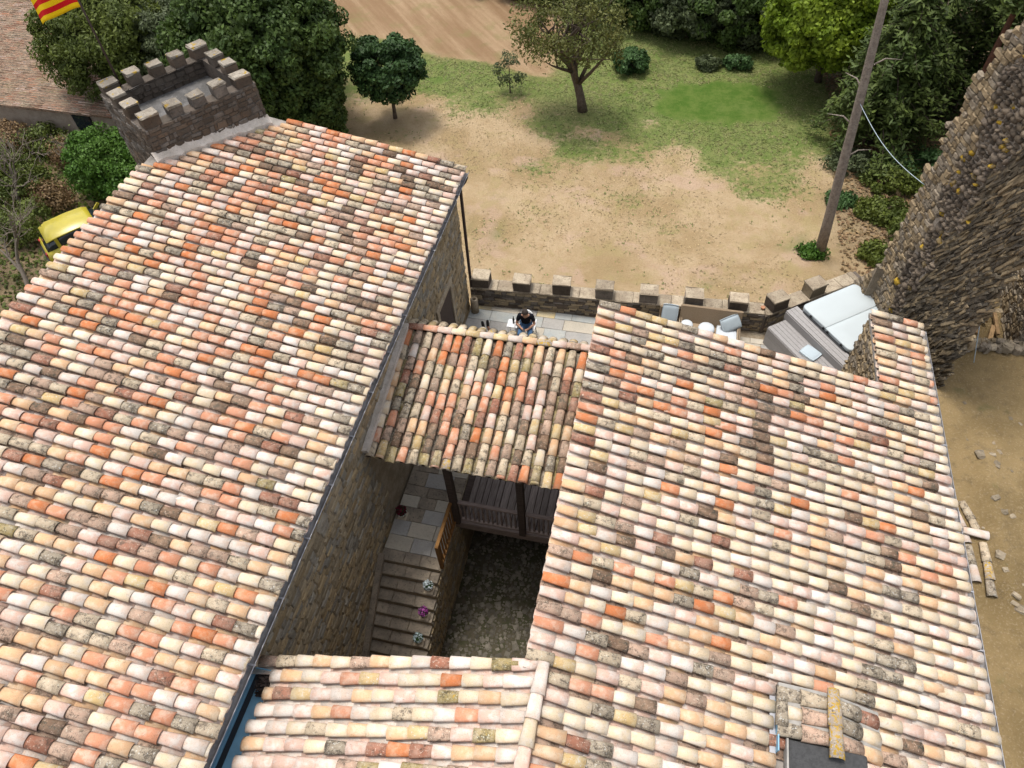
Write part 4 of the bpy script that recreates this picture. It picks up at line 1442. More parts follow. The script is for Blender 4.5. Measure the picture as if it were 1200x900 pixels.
# backing core: a stepped profile so that the far edge is ragged
mb = MB()
ns, vs = 24, []
zz = ZB
k = 0
while zz < 11.4:
    hh = rnd.uniform(.16, .30)
    smax = RL - .16 + rnd.uniform(-.12, .10) + (0.10 * (4 - zz) if zz < 4 else 0) - max(0, zz - 7.4) * .32
    smin = .12 + rnd.uniform(-.06, .10) 
    m2 = min(2.5, smax - .4)
    a0, a1, b1 = rp(smin, -.04, 0), rp(max(smax, 1), -.04, 0), rp(max(smax, 1), -1.15, 0)
    b0 = rp(smin + 2.3, -1.15, 0)
    vsx = []
    for z in (zz, zz + hh + .001):
        vsx += [(p.x, p.y, z) for p in (a0, a1, b1, b0)]
    mb.add(vsx, [(0, 1, 2, 3), (7, 6, 5, 4), (4, 5, 1, 0), (5, 6, 2, 1), (6, 7, 3, 2), (7, 4, 0, 3)])
    zz += hh
rcore = mb.build('wall', M['slate_mortar'], ru)
h3 = Vector((rh.x, rh.y, 0))
bound_a = lambda v: 2.75 - max(0, v - 3.5) * .16 + .18 * math.sin(v * 3.1) + .1 * math.sin(v * 7.7)
bound_b = lambda v: 3.50 + .14 * math.sin(v * 2.3 + 1) + .10 * math.sin(v * 6.1)
rlim = lambda v: RL - .05 + (0.10 * (4 - v) if v < 4 else 0) - max(0, v - 7.4) * .32 + .10 * math.sin(v * 5.0)
O3 = rp(RL + .7, 0.0, 0)
items = []
W_ = RL + .7
# coursed tan facing at the far end (u runs from the far end towards the camera)
items += stone_face((O3.x, O3.y, 0.2), -h3, (0, 0, 1), W_, 10.6, (0.14, 0.42), (0.10, 0.19), lambda u, v: rnd.choices((0, 1), (4, 3))[0], .13, gap=.02, tilt=4, proud=.03,
                    keep=lambda u, v: bound_b(v + .2) < (W_ - u) < rlim(v + .2))
# dark facing with slanting slabs near the right end
def slate(O, w, h):
    out = []
    for _ in range(2300):
        s, z = rnd.uniform(.05, 2.9), rnd.uniform(1.6, 10.8)
        if s > bound_a(z) or s < .12 + .1 * math.sin(z * 5): continue
        P = rp(s, rnd.uniform(-.06, -.02), z)
        n3 = Vector((rn.x, rn.y, 0))
        m = Matrix.Identity(4)
        U, V = -h3, Vector((0, 0, 1))
        for i in range(3):
            m[i][0], m[i][1], m[i][2], m[i][3] = U[i], V[i], n3[i], P[i]
        m = m @ Matrix.Rotation(R_(rnd.gauss(60, 6)), 4, 'Z') @ Matrix.Rotation(R_(rnd.uniform(-12, 12)), 4, 'Y') @ Matrix.Diagonal((rnd.uniform(.25, .75), rnd.uniform(.035, .09), rnd.uniform(.04, .10), 1))
        out.append((m, rnd.randrange(6), rnd.choices((4, 5), (3, 2))[0]))
    return out
items += slate(None, 0, 0)
# broken core: rounded rubble in pale mortar
items2 = stone_face((O3.x, O3.y, 0.8), -h3, (0, 0, 1), W_, 10.2, (0.09, 0.30), (0.08, 0.21), lambda u, v: rnd.choices((2, 3), (8, 1.0))[0], .17, gap=.03, tilt=22, rounded=True, proud=.06,
                    keep=lambda u, v: bound_a(v + .8) < (W_ - u) < bound_b(v + .8))
mb = MB()
zz = 1.0
while zz < 10.9:
    hh = .35
    s0, s1_ = bound_a(zz + .17) + .06, min(bound_b(zz + .17) + .05, rlim(zz) - .1)
    if s1_ > s0 + .1:
        mb.add([rp(s0, -.028, zz), rp(s1_, -.028, zz), rp(s1_, -.028, zz + hh), rp(s0, -.028, zz + hh), rp(s0, -.05, zz), rp(s1_, -.05, zz), rp(s1_, -.05, zz + hh), rp(s0, -.05, zz + hh)],
               [(0, 1, 2, 3), (4, 0, 3, 7), (1, 5, 6, 2)])
    zz += hh
mb.build('core_mortar', M['ruin_mortar'], ru)
mats_ruin = [M['ruin_tan_a'], M['ruin_tan_b'], M['ruin_dark'], M['ruin_lichen'], M['ruin_slate_a'], M['ruin_slate_b']]
stones(rcore, items + items2, mats_ruin, 300)
tc = rp(3.75, -.5, 0)
MB().box((tc.x, tc.y, 9.22), (.9, .5, .16), Matrix.Rotation(.4, 3, 'Z'), jit=.05, bev=.03).build('cap_stone', M['lime'], ru)
# rubble toe where the ruin meets the parapet
it = stone_face((6.35, 18.75, .0), (.05, -1, 0), (0, 0, 1), 1.2, 2.0, (.14, .36), (.10, .18), lambda u, v: rnd.choices((0, 1), (1, 1))[0], .12, tilt=5, proud=.04, keep=lambda u, v: v < .5 + u * 1.2)
tb_ = MB().add([(6.40, 18.8, -2), (6.9, 18.8, -2), (6.9, 17.5, -2), (6.45, 17.5, -2), (6.40, 18.8, .5), (6.9, 18.8, .5), (6.9, 17.5, 2.2), (6.45, 17.5, 2.2)],
               [(0, 1, 2, 3), (7, 6, 5, 4), (4, 5, 1, 0), (5, 6, 2, 1), (6, 7, 3, 2), (7, 4, 0, 3)]).build('broken_toe', M['ruin_tan_b'], ru)
stones(tb_, it, mats_ruin, 60)

# broken pier, stone ledge and timbers on the hillside
pier = empty('broken_pier', (10.4, 16.4, 1.5), 'pale broken stone pier at the right picture edge by loose timbers', 'stone pier')
mb = MB().box((10.55, 16.7, 2.4), (1.0, 2.9, 3.2), Matrix.Rotation(-.08, 3, 'Z'), jit=.05)
pw = mb.build('core', M['ruin_tan_b'], pier)
it = stone_face((10.02, 18.1, 1.4), (-.06, -1, 0), (0, 0, 1), 2.9, 2.6, (.14, .36), (.09, .2), lambda u, v: rnd.choices((0, 1), (1, 1))[0], .12, tilt=5, proud=.04)
it += stone_face((9.95, 15.22, 1.4), (1, -.08, 0), (0, 0, 1), 1.0, 2.55, (.14, .36), (.09, .2), lambda u, v: rnd.choices((0, 1), (1, 1))[0], .12, tilt=5, proud=.04)
it += stone_face((10.12, 15.3, 3.97), (1, 0, 0), (0, 1, 0), .9, 2.8, (.14, .36), (.12, .25), lambda u, v: rnd.choices((0, 1), (1, 1))[0], .12, tilt=9, proud=.05)
stones(pw, it, mats_ruin, 90)
ledge = empty('stone_ledge', (9.3, 14.95, 1.9), 'low crumbling row of stones in front of the loose timbers', 'stone ledge')
for k in range(24):
    x = 8.45 + (k % 12) * .148
    MB().box((x + rnd.uniform(-.03, .03), 14.88 + .03 * (k % 12) * .4 + (k // 12) * .2 + rnd.uniform(-.04, .04), 2.10 + rnd.uniform(-.03, .06)), (rnd.uniform(.12, .26), rnd.uniform(.12, .24), rnd.uniform(.14, .28)), Matrix.Rotation(rnd.uniform(-.5, .5), 3, 'Z'), jit=.03, bev=.035).build('stone', rnd.choice([M['rock'], M['rock'], M['ruin_tan_a'], M['ruin_tan_b']]), ledge)
for k, (x, y, a, ln) in enumerate(((9.10, 16.15, 1.45, .75), (9.42, 15.75, 1.25, .8), (9.62, 16.25, 1.5, .95), (9.32, 16.5, 1.62, .6))):
    t = MB().box((x, y, 1.74 + .03 * k), (ln, .09 + .02 * (k % 2), .07), Matrix.Rotation(a, 3, 'Z'), jit=.006).build('timber', M['wood_timber'])
    tag(t, ('leftmost short loose timber behind the stone ledge', 'middle loose timber lying nearest the stone ledge', 'long loose timber beside the broken pier', 'short loose timber lying farthest from the ledge')[k], 'timber', 'loose timbers by the ruin')
tag(MB().tube([(8.55, 14.2, 5.6 - 3.4), (8.5, 14.9, 2.9), (8.45, 15.8, 4.0)], .012, 5).build('wire', M['cable']), 'thin pale wire hanging at the end of the ruined wall', 'wire')

# rocks and a spare tile stack on the hillside
hz = lambda x, y: float(hill_h(np.array(x), np.array(y)))
rk = []
for k in range(24):
    if k < 13:
        x, y = 8.42 + rnd.gauss(0, .17), rnd.uniform(7.3, 11.8)
        s = rnd.uniform(.08, .17)
    else:
        x, y = rnd.uniform(8.0, 10.2), rnd.uniform(6.0, 13.6)
        s = rnd.uniform(.04, .09)
    o = MB().box((x, y, hz(x, y) + s * .02), (s * rnd.uniform(.7, 1.7), s * rnd.uniform(.7, 1.5), s * .45), Matrix.Rotation(rnd.uniform(0, 3), 3, 'Z'), jit=s * .14, bev=s * .16).build('rock', M['rock'])
    tag(o, 'pale flat rock set in the old footing line on the dirt' if k < 13 else 'small loose rock scattered on the dirt slope', 'rock', 'rocks of the footing line' if k < 13 else 'loose rocks on the slope')
spare = [((7.34, 9.75), (.22, -1), 'white', 'pale spare roof tile at the top of the left row'), ((7.42, 9.36), (.16, -1), 'white', 'pale spare roof tile second in the left row'),
         ((7.50, 8.86), (.02, -1), 'grey', 'grey spare roof tile low in the left row'), ((7.52, 8.46), (.05, -1), 'white', 'pale spare roof tile at the foot of the left row'),
         ((7.52, 9.95), (.35, -1), 'speckle', 'speckled spare roof tile at the head of the right row'), ((7.66, 9.55), (.25, -1), 'speckle', 'speckled spare roof tile above the crossing white tile'),
         ((7.80, 8.95), (.02, -1), 'speckle', 'speckled spare roof tile below the crossing white tile'), ((7.81, 8.55), (.0, -1), 'lichen', 'yellow lichened spare roof tile in the right row'),
         ((7.80, 8.18), (-.02, -1), 'grey', 'grey spare roof tile at the foot of the right row')]
for k, ((x, y), d, mt_, lb) in enumerate(spare):
    x += .17
    o = one_tile(None, (x, y, hz(x, y) + .015), (d[0], d[1], -.02), (1, 0, 0), mt_, 1.0, 1.0, 'spare_tile')
    tag(o, lb, 'roof tile', 'spare roof tiles on the dirt')
o = one_tile(None, (7.56, 9.16, hz(7.6, 9.1) + .12), (1, -.08, -.02), (0, 1, 0), 'white', 1.12, 1.0, 'spare_tile')
tag(o, 'white spare roof tile lying across the two rows', 'roof tile', 'spare roof tiles on the dirt')

# ================================================================== HOT TUB
K0 = Vector((4.60, 16.72))
e1, e2 = Vector((.62, -.785)).normalized(), Vector((.785, .62)).normalized()
rt = math.atan2(e1.y, e1.x)
RT = Matrix.Rotation(rt, 3, 'Z')
def tb(a, b, z): return Vector((K0.x + e1.x * a + e2.x * b, K0.y + e1.y * a + e2.y * b, z))
tub = empty('hot_tub', tb(1.05, 1.05, 0), 'square hot tub under a pale grey folding cover in the terrace corner', 'hot tub')
MB().box(tb(1.05, 1.05, .5), (2.1, 2.1, .98), RT, bev=.12).build('shell', M['tub_shell'], tub)


def rounded_slab(a0, a1, b0, b1, z0, z1, r, corners):
    """plan rectangle with given rounded corners, top edge softened"""
    pts = []
    cs = [((a0, b0), math.pi, 0), ((a1, b0), 1.5 * math.pi, 1), ((a1, b1), 0, 2), ((a0, b1), .5 * math.pi, 3)]
    for (ca, cb), st0, i in cs:
        if corners[i]:
            mx = a0 + r if ca == a0 else a1 - r
            my = b0 + r if cb == b0 else b1 - r
            for k in range(7):
                t = st0 + math.pi / 2 * k / 6
                pts.append((mx + r * math.cos(t), my + r * math.sin(t)))
        else:
            pts.append((ca, cb))
    mb = MB()
    n = len(pts)
    ca, cb = (a0 + a1) / 2, (b0 + b1) / 2
    for z, sh in ((z0, 1), (z1 - .03, 1), (z1 - .008, .988), (z1, .965), (z1 + .012, .6)):
        mb.v += [tuple(tb(ca + (a - ca) * sh, cb + (b - cb) * sh, z)) for a, b in pts]
    for k in range(4):
        for i in range(n):
            a, b = k * n + i, k * n + (i + 1) % n
            mb.f.append((a, b, b + n, a + n)); mb.mi.append(0); mb.sm.append(k > 0)
    mb.f.append(tuple(4 * n + i for i in range(n))); mb.mi.append(0); mb.sm.append(True)
    return mb


cv1 = rounded_slab(0.0, 1.045, 0.0, 2.1, 1.0, 1.11, .16, (1, 0, 0, 1)).build('cover', M['tub_cover'], tub)
cv2 = rounded_slab(1.055, 2.1, 0.0, 2.1, 1.0, 1.11, .16, (0, 1, 1, 0)).build('cover', M['tub_cover'], tub)
MB().tube([tb(.18, -.07, 1.03), tb(.5, -.09, 1.04), tb(1.9, -.09, 1.04), tb(2.02, -.06, 1.04)], .018, 6).build('cover_lifter', M['black'], tub)
for a in (.45, 1.0, 1.18, 1.75):
    MB().box(tb(a, -.03, 1.0), (.06, .05, .20), RT, bev=.008).build('strap', M['black'], tub)
MB().tube([tb(1.95, -.08, .98), tb(1.95, -.26, .98), tb(2.02, -.28, .98)], .014, 6).build('latch', M['black'], tub)

dk = empty('tub_steps', tb(1.0, -.6, 0), 'grey board steps in two levels leading up to the hot tub', 'steps')
LOW, UPP = .70, 1.00
lo = MB().box(tb(1.55, -.80, LOW / 2 - .02), (3.1, .66, LOW - .04), RT).build('lower_step', M['deck'], dk)
up_ = MB().box(tb(1.2, -.24, UPP / 2 - .02), (2.6, .44, UPP - .04), RT).build('upper_step', M['deck'], dk)
for k in range(5):
    MB().box(tb(1.55, -1.07 + k * .135, LOW - .008), (3.12, .128, .03), RT, bev=.005).build('plank', M['deck'], lo)
for k in range(4):
    MB().box(tb(1.55, -1.142, .10 + k * .165), (3.1, .022, .158), RT).build('plank', M['deck'], lo)
for k in range(3):
    MB().box(tb(1.2, -.395 + k * .142, UPP - .008), (2.62, .135, .03), RT, bev=.005).build('plank', M['deck'], up_)
MB().box(tb(1.2, -.472, LOW + .14), (2.6, .022, .25), RT).build('plank', M['deck'], up_)


def pillow(name, c, s, rot, mat, parent=None, puff=1.0):
    """soft cushion: superellipse grid"""
    n = 12
    mb = MB()
    for sgn in (1, -1):
        o = len(mb.v)
        for i in range(n + 1):
            for j in range(n + 1):
                u, v = -1 + 2 * i / n, -1 + 2 * j / n
                x, y = u * (1 - .06 * v * v), v * (1 - .06 * u * u)
                e = (1 - abs(u) ** 4) * (1 - abs(v) ** 4)
                p = Vector((x * s[0] / 2, y * s[1] / 2, sgn * s[2] / 2 * (.35 + .65 * e ** .5 if e > 0 else .35)))
                mb.v.append(tuple(Vector(c) + rot @ p))
        for i in range(n):
            for j in range(n):
                a = o + i * (n + 1) + j
                f = (a, a + n + 1, a + n + 2, a + 1)
                mb.f.append(f if sgn > 0 else f[::-1]); mb.mi.append(0); mb.sm.append(True)
    N1 = (n + 1) ** 2
    rim = [i * (n + 1) for i in range(n + 1)] + [n * (n + 1) + j for j in range(1, n + 1)] + [i * (n + 1) + n for i in range(n - 1, -1, -1)] + [j for j in range(n - 1, 0, -1)]
    for k in range(len(rim)):
        a, b = rim[k], rim[(k + 1) % len(rim)]
        mb.f.append((a, b, b + N1, a + N1)); mb.mi.append(0); mb.sm.append(True)
    return mb.build(name, mat, parent)


cu = pillow('cushion', tb(1.42, -.74, LOW + .05), (.52, .44, .12), Matrix.Rotation(rt + .2, 3, 'Z'), M['cushion'])
tag(cu, 'pale blue cushion left on the grey tub steps', 'cushion')

# ================================================================== TERRACE FURNITURE
sofa = empty('wicker_sofa', (2.0, 15.75, 0), 'brown wicker sofa against the terrace parapet', 'sofa')
sx0, sx1 = 1.05, 2.92
MB().box(((sx0 + sx1) / 2, 16.17, .64), (sx1 - sx0, .09, .74), Matrix.Rotation(-.24, 3, 'X'), bev=.03).build('backrest', M['wicker'], sofa)
MB().box(((sx0 + sx1) / 2, 15.83, .20), (sx1 - sx0 - .01, .72, .30), bev=.02).build('base', M['wicker'], sofa)
for x in (sx0 + .05, sx1 - .05):
    MB().box((x, 15.82, .46), (.10, .80, .24), bev=.03).build('arm', M['wicker'], sofa)
pillow('seat_cushion', (2.52, 15.76, .42), (.62, .66, .16), Matrix.Identity(3), M['cushion_white'], sofa)
pillow('seat_cushion', (1.60, 15.76, .39), (1.1, .66, .10), Matrix.Identity(3), M['wicker'], sofa)
sp_ = pillow('throw_cushion', (2.60, 16.00, .68), (.60, .46, .20), Matrix.Rotation(.25, 3, 'Z') @ Matrix.Rotation(1.0, 3, 'X') @ Matrix.Rotation(.35, 3, 'Z'), M['cushion'])
tag(sp_, 'pale blue cushion leaning in the sofa corner', 'cushion')
ac = empty('wicker_chair', (.72, 15.7, 0), 'wicker chair with a tall pale blue back cushion beside the sofa', 'chair')
MB().box((.72, 15.80, .20), (.60, .66, .28), bev=.02).build('base', M['wicker'], ac)
MB().box((.72, 16.20, .50), (.60, .08, .70), Matrix.Rotation(-.12, 3, 'X'), bev=.03).build('backrest', M['wicker'], ac)
for x in (.45, .99):
    MB().box((x, 15.8, .42), (.06, .66, .2), bev=.02).build('arm', M['wicker'], ac)
pillow('back_cushion', (.74, 16.06, .72), (.50, .62, .14), Matrix.Rotation(1.18, 3, 'X'), M['cushion'], ac)
pillow('seat_cushion', (.72, 15.74, .40), (.50, .5, .12), Matrix.Identity(3), M['cushion'], ac)
for k, (x, y, r) in enumerate(((1.30, 15.86, .19), (1.90, 15.80, .25))):
    cu = MB().lathe((x, y, .445), [(r * .8, 0), (r, .03), (r * 1.02, .07), (r * .96, .12), (r * .75, .15), (r * .3, .165), (.01, .168)], 26).build('round_cushion', M['cushion_white'])
    tag(cu, ('smaller round white cushion on the chair end of the sofa', 'larger round white cushion on the middle of the sofa')[k], 'cushion')
uq = empty('stone_pipe', (-5.52, 15.72, 0), 'upright pale clay pipe standing in the terrace corner', 'clay pipe')
MB().lathe((-5.52, 15.72, 0), [(.13, 0), (.125, .35), (.12, .58), (.075, .60), (.07, .5), (.07, .1)], 16).build('pipe', M['cap_pale'], uq)

# plastic armchair with the seated man
chx, chy = -3.62, 14.95
pc = empty('plastic_chair', (chx, chy, 0), 'white moulded armchair the man in black sits on', 'chair')
for a in (-.24, .24):
    for b in (-.22, .22):
        MB().tube([(chx + a * 1.12, chy + b * 1.1, 0), (chx + a, chy + b, .44)], [.018, .024], 8).build('leg', M['white'], pc)
MB().box((chx, chy, .44), (.54, .50, .04), bev=.015).build('seat', M['white'], pc)
mbk = MB()
nb = 9
for j, z in enumerate((.46, .62, .78, .88)):
    for i in range(nb):
        t = -1 + 2 * i / (nb - 1)
        zz_ = z - (.10 * t * t if j == 3 else 0)
        for o_ in (0, .02):
            mbk.v.append((chx + t * (.27 - .02 * j), chy + .25 + .02 * j - .13 * t * t + o_, zz_))
for j in range(3):
    for i in range(nb - 1):
        a = (j * nb + i) * 2
        b = ((j + 1) * nb + i) * 2
        mbk.f += [(a, a + 2, b + 2, b), (a + 1, b + 1, b + 3, a + 3)]
        mbk.mi += [0, 0]; mbk.sm += [True, True]
for i in range(nb - 1):
    a = (3 * nb + i) * 2
    mbk.f.append((a, a + 2, a + 3, a + 1)); mbk.mi.append(0); mbk.sm.append(False)
mbk.build('backrest', M['white'], pc)
for a in (-.30, .30):
    MB().tube([(chx + a, chy + .16, .66), (chx + a * 1.05, chy - .05, .66), (chx + a * 1.03, chy - .26, .63), (chx + a * .9, chy - .25, .46)], .024, 8).build('arm', M['white'], pc)


def skin_obj(name, joints, edges, mat, parent, sub=2, root=0):
    me = bpy.data.meshes.new(name)
    keys = list(joints)
    me.from_pydata([joints[k][:3] for k in keys], [(keys.index(a), keys.index(b)) for a, b in edges], [])
    me.materials.append(mat)
    o = link(name, me, parent)
    md = o.modifiers.new('skin', 'SKIN')
    md.use_smooth_shade = True
    for i, k in enumerate(keys):
        r = joints[k][3]
        rr = r if isinstance(r, tuple) else (r, r)
        me.skin_vertices[0].data[i].radius = rr
        me.skin_vertices[0].data[i].use_root = (i == root)
    s = o.modifiers.new('sub', 'SUBSURF')
    s.levels = s.render_levels = sub
    return o


def person_seated(loc, rz, pose, skin, shirt, trousers, shoe, label, hairmat):
    e = empty('person', (loc[0], loc[1], 0), label, 'person')
    Rm = Matrix.Rotation(rz, 3, 'Z')
    def W(p): 
        v = Rm @ Vector(p[:3])
        return (v.x + loc[0], v.y + loc[1], v.z + loc[2], p[3])
    j = {k: W(v) for k, v in pose.items()}
    ed = [('pelvis', 'spine'), ('spine', 'chest'), ('chest', 'neck'), ('neck', 'headb'), ('headb', 'headm'), ('headm', 'headt')]
    for s in 'lr':
        ed += [('pelvis', 'hip' + s), ('hip' + s, 'knee' + s), ('knee' + s, 'ankle' + s), ('ankle' + s, 'toe' + s), ('chest', 'sho' + s), ('sho' + s, 'elb' + s), ('elb' + s, 'wri' + s), ('wri' + s, 'palm' + s)]
        w_, p_ = Vector(j['wri' + s][:3]), Vector(j['palm' + s][:3])
        d = (p_ - w_).normalized()
        side = d.cross(Vector((0, 0, 1))).normalized()
        for k in range(4):
            b = p_ + side * (k - 1.5) * .021 + d * .035
            t = b + d * (.030 + .008 * (1.5 - abs(k - 1.3))) + Vector((0, 0, -.022))
            j['f%s%d' % (s, k)] = (*b, .009); j['g%s%d' % (s, k)] = (*t, .0075)
            ed += [('palm' + s, 'f%s%d' % (s, k)), ('f%s%d' % (s, k), 'g%s%d' % (s, k))]
        sg = -1 if s == 'l' else 1
        b = w_ + (p_ - w_) * .4 + side * .035 * sg
        t = b + d * .04 + side * .015 * sg
        j['th' + s] = (*b, .011); j['ti' + s] = (*t, .009)
        ed += [('wri' + s, 'th' + s), ('th' + s, 'ti' + s)]
    body = skin_obj('body', j, ed, skin, e)
    f = 1.16
    sh = {k: (*j[k][:3], j[k][3] * f + .006) for k in ('pelvis', 'spine', 'chest', 'shol', 'shor')}
    for s in 'lr':
        a, b = Vector(j['sho' + s][:3]), Vector(j['elb' + s][:3])
        sh['slv' + s] = (*(a + (b - a) * .72), .062)
    nk, cs = Vector(j['neck'][:3]), Vector(j['chest'][:3])
    sh['col'] = (*(cs + (nk - cs) * .75), .066)
    skin_obj('shirt', sh, [('pelvis', 'spine'), ('spine', 'chest'), ('chest', 'col'), ('chest', 'shol'), ('chest', 'shor'), ('shol', 'slvl'), ('shor', 'slvr')], shirt, e)
    if trousers:
        tq = {'pelvis': (*j['pelvis'][:3], j['pelvis'][3] * 1.12)}
        ed2 = []
        for s in 'lr':
            for k in ('hip', 'knee', 'ankle'):
                tq[k + s] = (*j[k + s][:3], j[k + s][3] * 1.14 + .004)
            ed2 += [('pelvis', 'hip' + s), ('hip' + s, 'knee' + s), ('knee' + s, 'ankle' + s)]
        skin_obj('trousers', tq, ed2, trousers, e)
    for s in 'lr':
        a, t = Vector(j['ankle' + s][:3]), Vector(j['toe' + s][:3])
        dn = (t - a).normalized()
        skin_obj('shoe', {'a': (*(a - dn * .05), .052), 'b': (*(a + (t - a) * .5), .054), 'c': (*(t + dn * .03), .040)}, [('a', 'b'), ('b', 'c')], shoe, e, 1)
    # hair cap and face
    hm, ht = Vector(j['headm'][:3]), Vector(j['headt'][:3])
    upv = (ht - hm).normalized()
    fwd = Rm @ Vector((0, -1, 0)); fwd = (fwd - upv * fwd.dot(upv)).normalized()
    sd_ = upv.cross(fwd)
    mb = MB()
    n, m_ = 14, 7
    for i in range(m_):
        ph = math.pi * .60 * i / (m_ - 1)
        for k in range(n):
            th = 2 * math.pi * k / n
            front = max(0, math.cos(th))
            p2 = ph * (1 - .38 * front)
            r = .112
            v = hm + upv * (.025 + r * 1.06 * math.cos(p2)) + (fwd * math.cos(th) * 1.08 + sd_ * math.sin(th) * .92) * r * math.sin(p2) - fwd * .006
            mb.v.append(tuple(v))
    for i in range(m_ - 1):
        for k in range(n):
            a, b = i * n + k, i * n + (k + 1) % n
            mb.f.append((a, b, b + n, a + n)); mb.mi.append(0); mb.sm.append(True)
    mb.build('hair', hairmat, e)
    for sgn in (-1, 1):
        c = hm + fwd * .092 + sd_ * .036 * sgn + upv * .005
        MB().lathe(c, [(.004, -.008), (.011, 0), (.004, .008)], 6).build('eye', M['shoe'], e)
        c = hm + sd_ * .094 * sgn - upv * .005
        MB().box(c, (.02, .03, .055), Rm, bev=.008).build('ear', skin, e)
    c = hm + fwd * .104 - upv * .022
    MB().box(c, (.026, .034, .042), Rm, bev=.01).build('nose', skin, e)
    c = hm + fwd * .094 - upv * .058
    MB().box(c, (.045, .012, .012), Rm, bev=.004).build('mouth', M['terracotta'], e)
    return e


pose = {'pelvis': (0, .06, .06, .125), 'spine': (0, .06, .27, .125), 'chest': (0, -.02, .47, .135), 'neck': (0, -.10, .61, .058), 'headb': (0, -.13, .67, .078), 'headm': (0, -.16, .745, .10), 'headt': (0, -.175, .835, .082)}
for s, g in (('l', -1), ('r', 1)):
    pose.update({'hip' + s: (.10 * g, .0, .05, .095), 'knee' + s: (.17 * g, -.42, .07, .068), 'ankle' + s: (.15 * g, -.38, -.37, .045), 'toe' + s: (.18 * g, -.55, -.425, .035),
                 'sho' + s: (.195 * g, -.02, .50, .068), 'elb' + s: (.285 * g, -.09, .22, .047), 'wri' + s: (.085 * g, -.32, .20, .032), 'palm' + s: (.035 * g, -.37, .21, .034)})
man = person_seated((chx, chy, .46), .12, pose, M['skin'], M['shirt'], M['jeans'], M['shoe'], 'man in a black shirt and jeans seated looking down at his hands', M['hair'])
ph_ = MB().box((chx + .02, chy - .42, .69), (.075, .14, .012), Matrix.Rotation(.5, 3, 'X'), bev=.004).build('phone', M['black'])
tag(ph_, 'small black phone in the hands of the seated man', 'phone')
# second person stretched out, legs towards the house wall; mostly behind the gallery ridge
pose2 = {'pelvis': (0, 0, .06, .125), 'spine': (0, .10, .26, .12), 'chest': (0, .20, .44, .13), 'neck': (0, .26, .58, .055), 'headb': (0, .27, .64, .078), 'headm': (0, .27, .72, .10), 'headt': (0, .27, .81, .082)}
for s, g in (('l', -1), ('r', 1)):
    pose2.update({'hip' + s: (.09 * g, -.04, .05, .092), 'knee' + s: (.10 * g, -.46, .20, .062), 'ankle' + s: (.07 * g, -.84, .18, .042), 'toe' + s: (.085 * g, -.93, .36, .036),
                  'sho' + s: (.18 * g, .19, .46, .064), 'elb' + s: (.25 * g, .10, .20, .045), 'wri' + s: (.18 * g, -.10, .12, .030), 'palm' + s: (.16 * g, -.16, .11, .032)})
p2 = person_seated((-4.47, 13.88, .34), R_(206.7), pose2, M['skin_tan'], M['jeans'], None, M['shoe'], 'person stretched out with bare tanned legs and black shoes behind the gallery ridge', M['hair'])
lc = empty('lounge_chair', (-4.47, 13.88, 0), 'low white lounger mostly hidden behind the gallery ridge', 'lounger')
RL2 = Matrix.Rotation(R_(206.7), 3, 'Z')
def lcp(x, y, z): 
    v = RL2 @ Vector((x, y, 0)); return Vector((-4.47 + v.x, 13.88 + v.y, z))
MB().box(lcp(0, -.38, .27), (.5, 1.05, .05), RL2, bev=.015).build('seat', M['white'], lc)
MB().box(lcp(0, .30, .52), (.5, .05, .66), RL2 @ Matrix.Rotation(-.45, 3, 'X'), bev=.015).build('backrest', M['white'], lc)
for a in (-.2, .2):
    for b in (-.8, .1):
        MB().tube([lcp(a, b, 0), lcp(a, b, .25)], .02, 8).build('leg', M['white'], lc)
stt = empty('side_table', (-4.02, 14.86, 0), 'small white side table beside the seated man', 'table')
MB().box((-4.02, 14.86, .60), (.34, .34, .03), bev=.012).build('table_top', M['white'], stt)
for a in (-.13, .13):
    for b in (-.13, .13):
        MB().tube([(-4.02 + a, 14.86 + b, 0), (-4.02 + a, 14.86 + b, .59)], .014, 6).build('leg', M['white'], stt)
tag(MB().lathe((-4.0, 14.88, .616), [(.036, 0), (.038, .16), (.016, .22), (.014, .28), (.016, .285)], 12).build('bottle', M['glass']), 'dark bottle standing on the white side table', 'bottle')
st2 = empty('plant_stool', (-2.95, 14.45, 0), 'low wooden footstool half hidden behind the gallery ridge', 'stool')
MB().box((-2.95, 14.45, .38), (.36, .30, .05), Matrix.Rotation(.5, 3, 'Z'), bev=.015).build('seat', M['wood_timber'], st2)
for a, b in ((-.12, -.1), (.12, -.1), (.12, .1), (-.12, .1)):
    MB().tube([(-2.95 + a, 14.45 + b, 0), (-2.95 + a, 14.45 + b, .36)], .018, 6).build('leg', M['wood_timber'], st2)

# ================================================================== TREES
def limb_path(a, b, n=5, sag=.12, seed=None):
    a, b = Vector(a), Vector(b)
    ln = (b - a).length
    pts = []
    w1 = Vector((rnd.uniform(-1, 1), rnd.uniform(-1, 1), rnd.uniform(-.3, .6))) * ln * sag
    for i in range(n):
        t = i / (n - 1)
        pts.append(a.lerp(b, t) + w1 * math.sin(math.pi * t))
    return pts


def crown_clumps(c, r, n, bias=.55):
    """clump centres spread through an uneven ellipsoid"""
    out = []
    tries = 0
    while len(out) < n and tries < n * 40:
        tries += 1
        d = Vector((rnd.gauss(0, 1), rnd.gauss(0, 1), rnd.gauss(0, 1))).normalized()
        k = bias + (1 - bias) * rnd.random() ** .6
        p = Vector((d.x * r[0] * k, d.y * r[1] * k, d.z * r[2] * k))
        if p.z < -r[2] * .75:
            continue
        if any((p - q).length < min(r) * .16 for q in out):
            continue
        out.append(p)
    return [Vector(c) + p for p in out]


